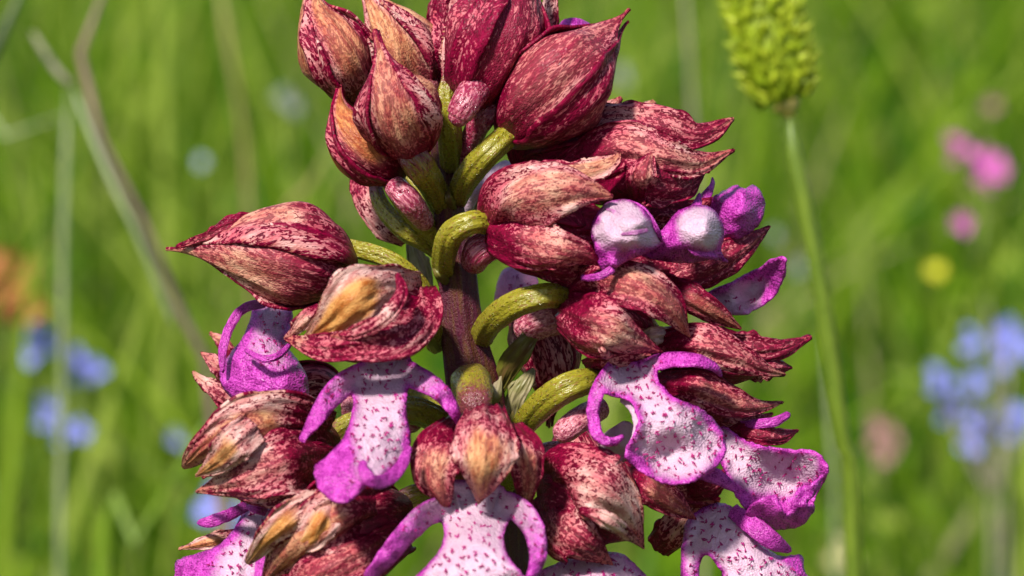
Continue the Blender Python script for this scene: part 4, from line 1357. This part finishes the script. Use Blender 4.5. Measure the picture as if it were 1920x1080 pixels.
def wildflower(name, label, cat, heads, mat, d, stalkmat=None, group=None, join=None, petals=5):
    """heads: (x, y, petal px); every head's stalk runs down to one foot in the soil"""
    hx = np.array([h[0] for h in heads], float)
    hy = np.array([h[1] for h in heads], float)
    jx, jy = join if join else (hx.mean(), hy.max() + 120)
    foot = P(jx, jy, d)
    foot[2] = 0.0
    root = empty(name, foot)
    tag(root, label, cat, group)
    ptube(root, foot, 'stem', [(jx, jy, d), (jx + 3, jy + 60, d + 2)], 0.8, 1.2, stalkmat or M_STALK, ground=True)
    for (x, y, r) in heads:
        dd = d + random.uniform(-12, 12)
        if r > 30:
            for q_ in range(3):
                a_ = q_ * 2.1 + random.uniform(-.5, .5)
                blossom(root, foot, x + math.cos(a_) * r * 0.42, y + math.sin(a_) * r * 0.5, dd + random.uniform(-4, 4), r * random.uniform(0.45, 0.7), mat, petals)
        else:
            blossom(root, foot, x, y, dd, r * 0.8, mat, petals)
        ptube(root, foot, 'flower_stalk', [(x, y + 2, dd + 1), (x * 0.6 + jx * 0.4, y * 0.5 + jy * 0.5, dd * 0.5 + d * 0.5), (jx, jy, d)], 0.45, 0.7, stalkmat or M_STALK, n=14, nu=7)
    for s in (-1, 1):
        leaf(root, foot, foot + np.array([0, 0, foot[2] + 0.05]), (s, 0.4, 0.8), 0.05, 0.007, M_STALK)
    return root


wildflower('blue_wildflower', 'cluster of four soft blue flowers behind the pale upright grass stalk', 'wildflower',
           [(78, 655, 50), (152, 695, 42), (88, 775, 38), (132, 815, 36)], M_BLUE, 600, join=(105, 900))
wildflower('blue_wildflower', 'single small blue flower just beyond the tips of the fringed orange streaked hood', 'wildflower', [(328, 820, 26)], M_BLUE, 640)
wildflower('blue_wildflower', 'blue flowers half hidden behind a curved magenta lip arm', 'wildflower', [(405, 950, 44), (440, 985, 36)], M_BLUE, 560)
wildflower('pale_blue_wildflower', 'small round pale blue flower alone above the teardrop hood', 'wildflower', [(381, 307, 20)], M_PALEBLUE, 700)
wildflower('greyish_wildflower', 'greyish white flowers near the withered orange bud', 'wildflower', [(530, 180, 26), (550, 205, 22)], M_WHITE, 800)
wildflower('greyish_wildflower', 'greyish white flower under the raised tip of the crimson bud', 'wildflower', [(1160, 145, 30)], M_WHITE, 800)
wildflower('greyish_wildflower', 'greyish white flower beside the stem of the green seed head', 'wildflower', [(1494, 505, 26), (1455, 440, 18)], M_WHITE, 700)
wildflower('withered_flower', 'withered orange flower above the cluster of four blue ones', 'wildflower', [(15, 515, 56), (28, 575, 56), (-20, 545, 50)], M_ORANGE, 600)
wildflower('pink_wildflower', 'pink flowers with three heads on one stalk above a yellow flower', 'wildflower',
           [(1800, 280, 34), (1848, 325, 50), (1805, 415, 28)], M_PINK, 620, join=(1830, 520))
wildflower('pink_wildflower', 'faint dusty pink flower topping a thin stalk above the pink heads', 'wildflower', [(1862, 198, 22)], M_DUSTY, 900)
wildflower('yellow_wildflower', 'small yellow flower below the pink heads', 'wildflower', [(1757, 512, 30)], M_YELLOW, 680)
wildflower('blue_wildflower', 'large loose cluster of lavender blue flowers beside the seed head stem', 'wildflower',
           [(1815, 640, 34), (1896, 650, 52), (1765, 705, 38), (1830, 715, 32), (1780, 770, 36), (1845, 810, 46), (1914, 795, 46)], M_BLUE, 620, stalkmat=M_DRYGREY, join=(1860, 930))
wildflower('dusty_wildflower', 'dull pink withered flower between the seed head stem and the lavender blue cluster', 'wildflower', [(1650, 815, 38), (1655, 850, 30)], M_DUSTY, 700)
wildflower('cream_wildflower', 'cream flower low beside the foot of the seed head stem', 'wildflower', [(1582, 1042, 34)], M_CREAM, 640)


def culm(name, label, cat, pts, r0, r1, mat, ground=True, branches=(), group=None):
    f = foot_of(pts)
    root = empty(name, f)
    tag(root, label, cat, group)
    ptube(root, f, 'stem', pts, r0 * 0.58, r1 * 0.58, mat, ground)
    for b in branches:
        ptube(root, f, b[0], b[1], b[2], b[3], b[4], n=16, nu=8)
    return root


culm('dry_forked_stalk', 'dry brown stalk forking above a bend, crossing the pale upright stalk', 'dead stalk',
     [(215, -70, 250), (172, 50, 250), (136, 160, 250), (190, 260, 252), (262, 400, 255), (330, 560, 258), (372, 690, 260), (400, 820, 262)], 1.1, 1.3, M_DRY,
     branches=[('branch', [(136, 162, 250), (105, 130, 250), (60, 60, 255)], 0.6, 0.4, M_DRYGREY),
               ('branch', [(136, 165, 250), (205, 330, 246), (262, 450, 246), (330, 620, 250)], 0.5, 0.45, M_PALESTALK)])
culm('grass_stalk', 'pale upright grass stalk in front of the cluster of four blue flowers', 'grass stalk',
     [(128, 165, 330), (122, 330, 330), (118, 500, 332), (117, 760, 335), (112, 1090, 340)], 1.0, 1.4, M_PALESTALK)
culm('dark_stalk', 'thick dark stalk leaning away from the dry forked brown stalk', 'dead stalk',
     [(60, -60, 240), (25, 20, 240), (-15, 110, 245), (-60, 260, 250)], 1.4, 1.6, M_DARKST)
culm('grass_stalk', 'thin pale grass stalk rising behind the upper right bud', 'grass stalk',
     [(1280, -60, 420), (1290, 60, 420), (1300, 240, 425), (1310, 500, 430)], 0.9, 1.2, M_DRYGREY)
culm('grass_stalk', 'tan grass stalk rising behind the teardrop hood', 'grass stalk',
     [(405, -60, 520), (425, 60, 520), (455, 240, 525), (470, 460, 530)], 1.4, 1.0, M_STRAW)
culm('grass_stalk', 'straw coloured grass stalk slanting behind the withered orange bud', 'grass stalk',
     [(640, 240, 420), (600, 310, 420), (560, 390, 424), (520, 480, 430)], 0.9, 1.0, M_STRAW)
culm('grass_stalk', 'whitish grass stalk beyond the seed head stem', 'grass stalk',
     [(1540, 560, 360), (1552, 700, 362), (1560, 850, 364), (1566, 1000, 366)], 0.9, 1.1, M_PALESTALK)
culm('grass_stalk', 'grey brown stalk standing in the lavender blue cluster', 'grass stalk',
     [(1850, 560, 560), (1866, 700, 562), (1880, 860, 565), (1885, 1000, 570)], 1.2, 1.4, M_DRYGREY)


def broad_blade(label, pts, w, mat):
    """a long grass leaf as a folded ribbon with thickness; w in mm"""
    c = PN(np.array(pts, float))
    f = c[-1].copy()
    f[2] = -0.004
    c = np.vstack([c, f])
    s = crs(np.column_stack([c[:, 2], c[:, 0], c[:, 1]]), 30)[:, [1, 2, 0]]
    T, O, S = frames(s, 20, 40)
    ww = w * 0.001 * np.clip(np.linspace(0.05, 2.2, 30), 0, 1)
    v, pcs = [], []
    for i in range(30):
        for u in (-1, -0.5, 0, 0.5, 1):
            v.append(s[i] + S[i] * ww[i] * u + O[i] * abs(u) * ww[i] * 0.35)
            pcs.append((u * ww[i] * 1000, i * 4.0, 0))
    root = empty('grass_plant', f)
    tag(root, label, 'grass plant', 'single broad grass leaves', 'thing')
    make_obj('blade', v, grid_faces(30, 5), mat, root, f, {'pc': np.array(pcs)}, solid=0.0002)


broad_blade('broad bright green grass blade slanting up towards the fringed hood', [(420, 740, 330), (330, 890, 330), (250, 1020, 335), (190, 1120, 340)], 2.6, M_BLADE)
broad_blade('pale grass blade lying across the pale upright stalk below the fork', [(125, 215, 380), (60, 240, 380), (-20, 265, 384), (-90, 300, 390)], 2.4, M_PALESTALK)
broad_blade('yellow green grass blade beside the withered orange flower', [(60, 900, 420), (30, 960, 420), (75, 1060, 425), (110, 1120, 430)], 3.0, M_BLADE)


# ------------------------------------------------------------------ green seed head beside the spike
def mat_achene():
    m, nt, b = new_mat('achene_yellow_green')
    q = NB(nt)
    oi = q.n('ShaderNodeObjectInfo')
    c = q.mix(oi.outputs['Random'], (0.22, 0.31, 0.006), (0.46, 0.52, 0.03))
    q.put(b.inputs['Base Color'], c)
    b.inputs['Roughness'].default_value = 0.45
    q.translucent(b, c, 0.3)
    return m


M_ACHENE = mat_achene()
M_RECEPT = mat_plain('receptacle_orange', (0.45, 0.33, 0.06), (0.55, 0.42, 0.14), 1.0, 0.5, 0.0, 0.2)
SD = 105.0
hs = [(1412, -70, SD, 30), (1420, -30, SD, 62), (1435, 40, SD, 72), (1452, 110, SD, 72), (1466, 165, SD, 60), (1478, 200, SD, 34)]
stem_pts = [(1478, 195, SD), (1486, 270, SD), (1508, 380, SD + 1), (1536, 520, SD + 2), (1562, 700, SD + 4), (1586, 880, SD + 6), (1602, 1080, SD + 9)]
sfoot = foot_of(stem_pts)
sh = empty('seed_head', sfoot)
tag(sh, 'bristly yellow green seed head on a long hairy green stem', 'seed head')
s = crs(hs, 30)
cax = PN(s[:, :3])
kz = KPX * (DIST + SD * 0.001) / DIST
rr = s[:, 3] * kz
v, f, at = tube_world(cax, rr * 0.86, 0, 0, 0, 20, 0.05, 1.0, 4.0)
make_obj('seed_core', v, f, M_ACHENE, sh, sfoot, at)
ptube(sh, sfoot, 'stem', stem_pts, 1.0, 1.2, M_STALK, ground=True, n=60, nu=12)
v, f, at = tube_world(PN(crs([(1468, 186, SD), (1476, 202, SD), (1481, 222, SD)], 10)), np.linspace(34, 14, 10) * kz, 0, 0, 0, 14, 0.05, 1.0, 1.0)
make_obj('receptacle', v, f, M_RECEPT, sh, sfoot, at)
# one achene: flattened nutlet with a hooked beak
av, af = [], []
prof = [(0.0, 0.30, 0.0), (0.25, 0.55, 0.0), (0.6, 0.50, 0.02), (0.9, 0.22, 0.08), (1.25, 0.10, 0.2), (1.6, 0.03, 0.5)]
for (z_, r_, x_) in prof:
    for j in range(6):
        a = 2 * math.pi * j / 6
        av.append((x_ + r_ * math.cos(a), 0.6 * r_ * math.sin(a), z_))
af = grid_faces(len(prof), 6, True)
ame = bpy.data.meshes.new('achene')
ame.from_pydata(av, [], af)
ame.materials.append(M_ACHENE)
ame.polygons.foreach_set('use_smooth', [True] * len(af))
T, O, S = frames(cax, 0)
rowi = 0
acc = 0.0
Lc = np.concatenate([[0], np.cumsum(np.linalg.norm(np.diff(cax, axis=0), axis=1))])
pitch = 15.5 * kz
nrow = int(Lc[-1] / pitch)
for rix in range(nrow + 1):
    l = rix * pitch
    i = int(np.argmin(np.abs(Lc - l)))
    rad_ = rr[i] * 0.86
    cnt = max(3, int(2 * math.pi * rad_ / (21 * kz)))
    for j in range(cnt):
        a = 2 * math.pi * (j + 0.5 * (rix % 2)) / cnt + random.uniform(-.2, .2)
        out = O[i] * math.cos(a) + S[i] * math.sin(a)
        pos = cax[i] + out * rad_ * 0.95 + T[i] * random.uniform(-.3, .3) * pitch
        o = bpy.data.objects.new('achene', ame)
        COL.objects.link(o)
        o.parent = sh
        o.location = pos - sfoot
        dirv = Vector(out - T[i] * 0.35 + np.array([random.uniform(-.4, .4) for _ in range(3)]))
        o.rotation_euler = dirv.to_track_quat('Z', 'X').to_euler()
        k = kz * 16 * random.uniform(0.85, 1.5)
        o.scale = (k, k, k)
# fine bristles between the nutlets
bv, bf = [], []
for n_ in range(1400):
    i = random.randrange(1, 29)
    a = random.uniform(0, 6.283)
    out = O[i] * math.cos(a) + S[i] * math.sin(a)
    p0 = cax[i] + out * rr[i] * 0.9
    p1 = p0 + (out - T[i] * 0.3 + np.array([random.uniform(-.4, .4) for _ in range(3)])) * random.uniform(14, 30) * kz
    w_ = np.cross(out, T[i]) * random.uniform(1.0, 2.2) * kz
    b0 = len(bv)
    bv += [p0 + w_, p0 - w_, p1]
    bf.append((b0, b0 + 1, b0 + 2))
bob = make_obj('bristles', bv, bf, M_ACHENE, sh, sfoot, smooth=False)
bob['kind'] = 'stuff'
# stem hairs
hv, hf = [], []
sc_ = PN(crs(stem_pts, 200))
T, O, S = frames(sc_, 0)
for n_ in range(1200):
    i = random.randrange(200)
    a = random.uniform(0, 6.283)
    out = O[i] * math.cos(a) + S[i] * math.sin(a)
    p0 = sc_[i] + out * 0.0009
    p1 = p0 + out * random.uniform(0.0005, 0.0011) + T[i] * random.uniform(-.0012, .0004)
    w_ = T[i] * 0.00004
    b0 = len(hv)
    hv += [p0 + w_, p0 - w_, p1]
    hf.append((b0, b0 + 1, b0 + 2))
hob = make_obj('stem_hairs', hv, hf, M_STALK, sh, sfoot, {'pc': np.zeros((len(hv), 3))}, smooth=False)
hob['kind'] = 'stuff'

# ------------------------------------------------------------------ rosette leaves at the foot of the orchid
for i, a in enumerate((0.3, 1.5, 2.6, 3.9, 5.1)):
    leaf(orchid, RO, RO + np.array([math.cos(a) * 0.004, math.sin(a) * 0.004, 0.012 + 0.01 * i]),
         (math.cos(a), math.sin(a), 0.75), 0.13 + 0.01 * (i % 3), 0.036, M_STALK)
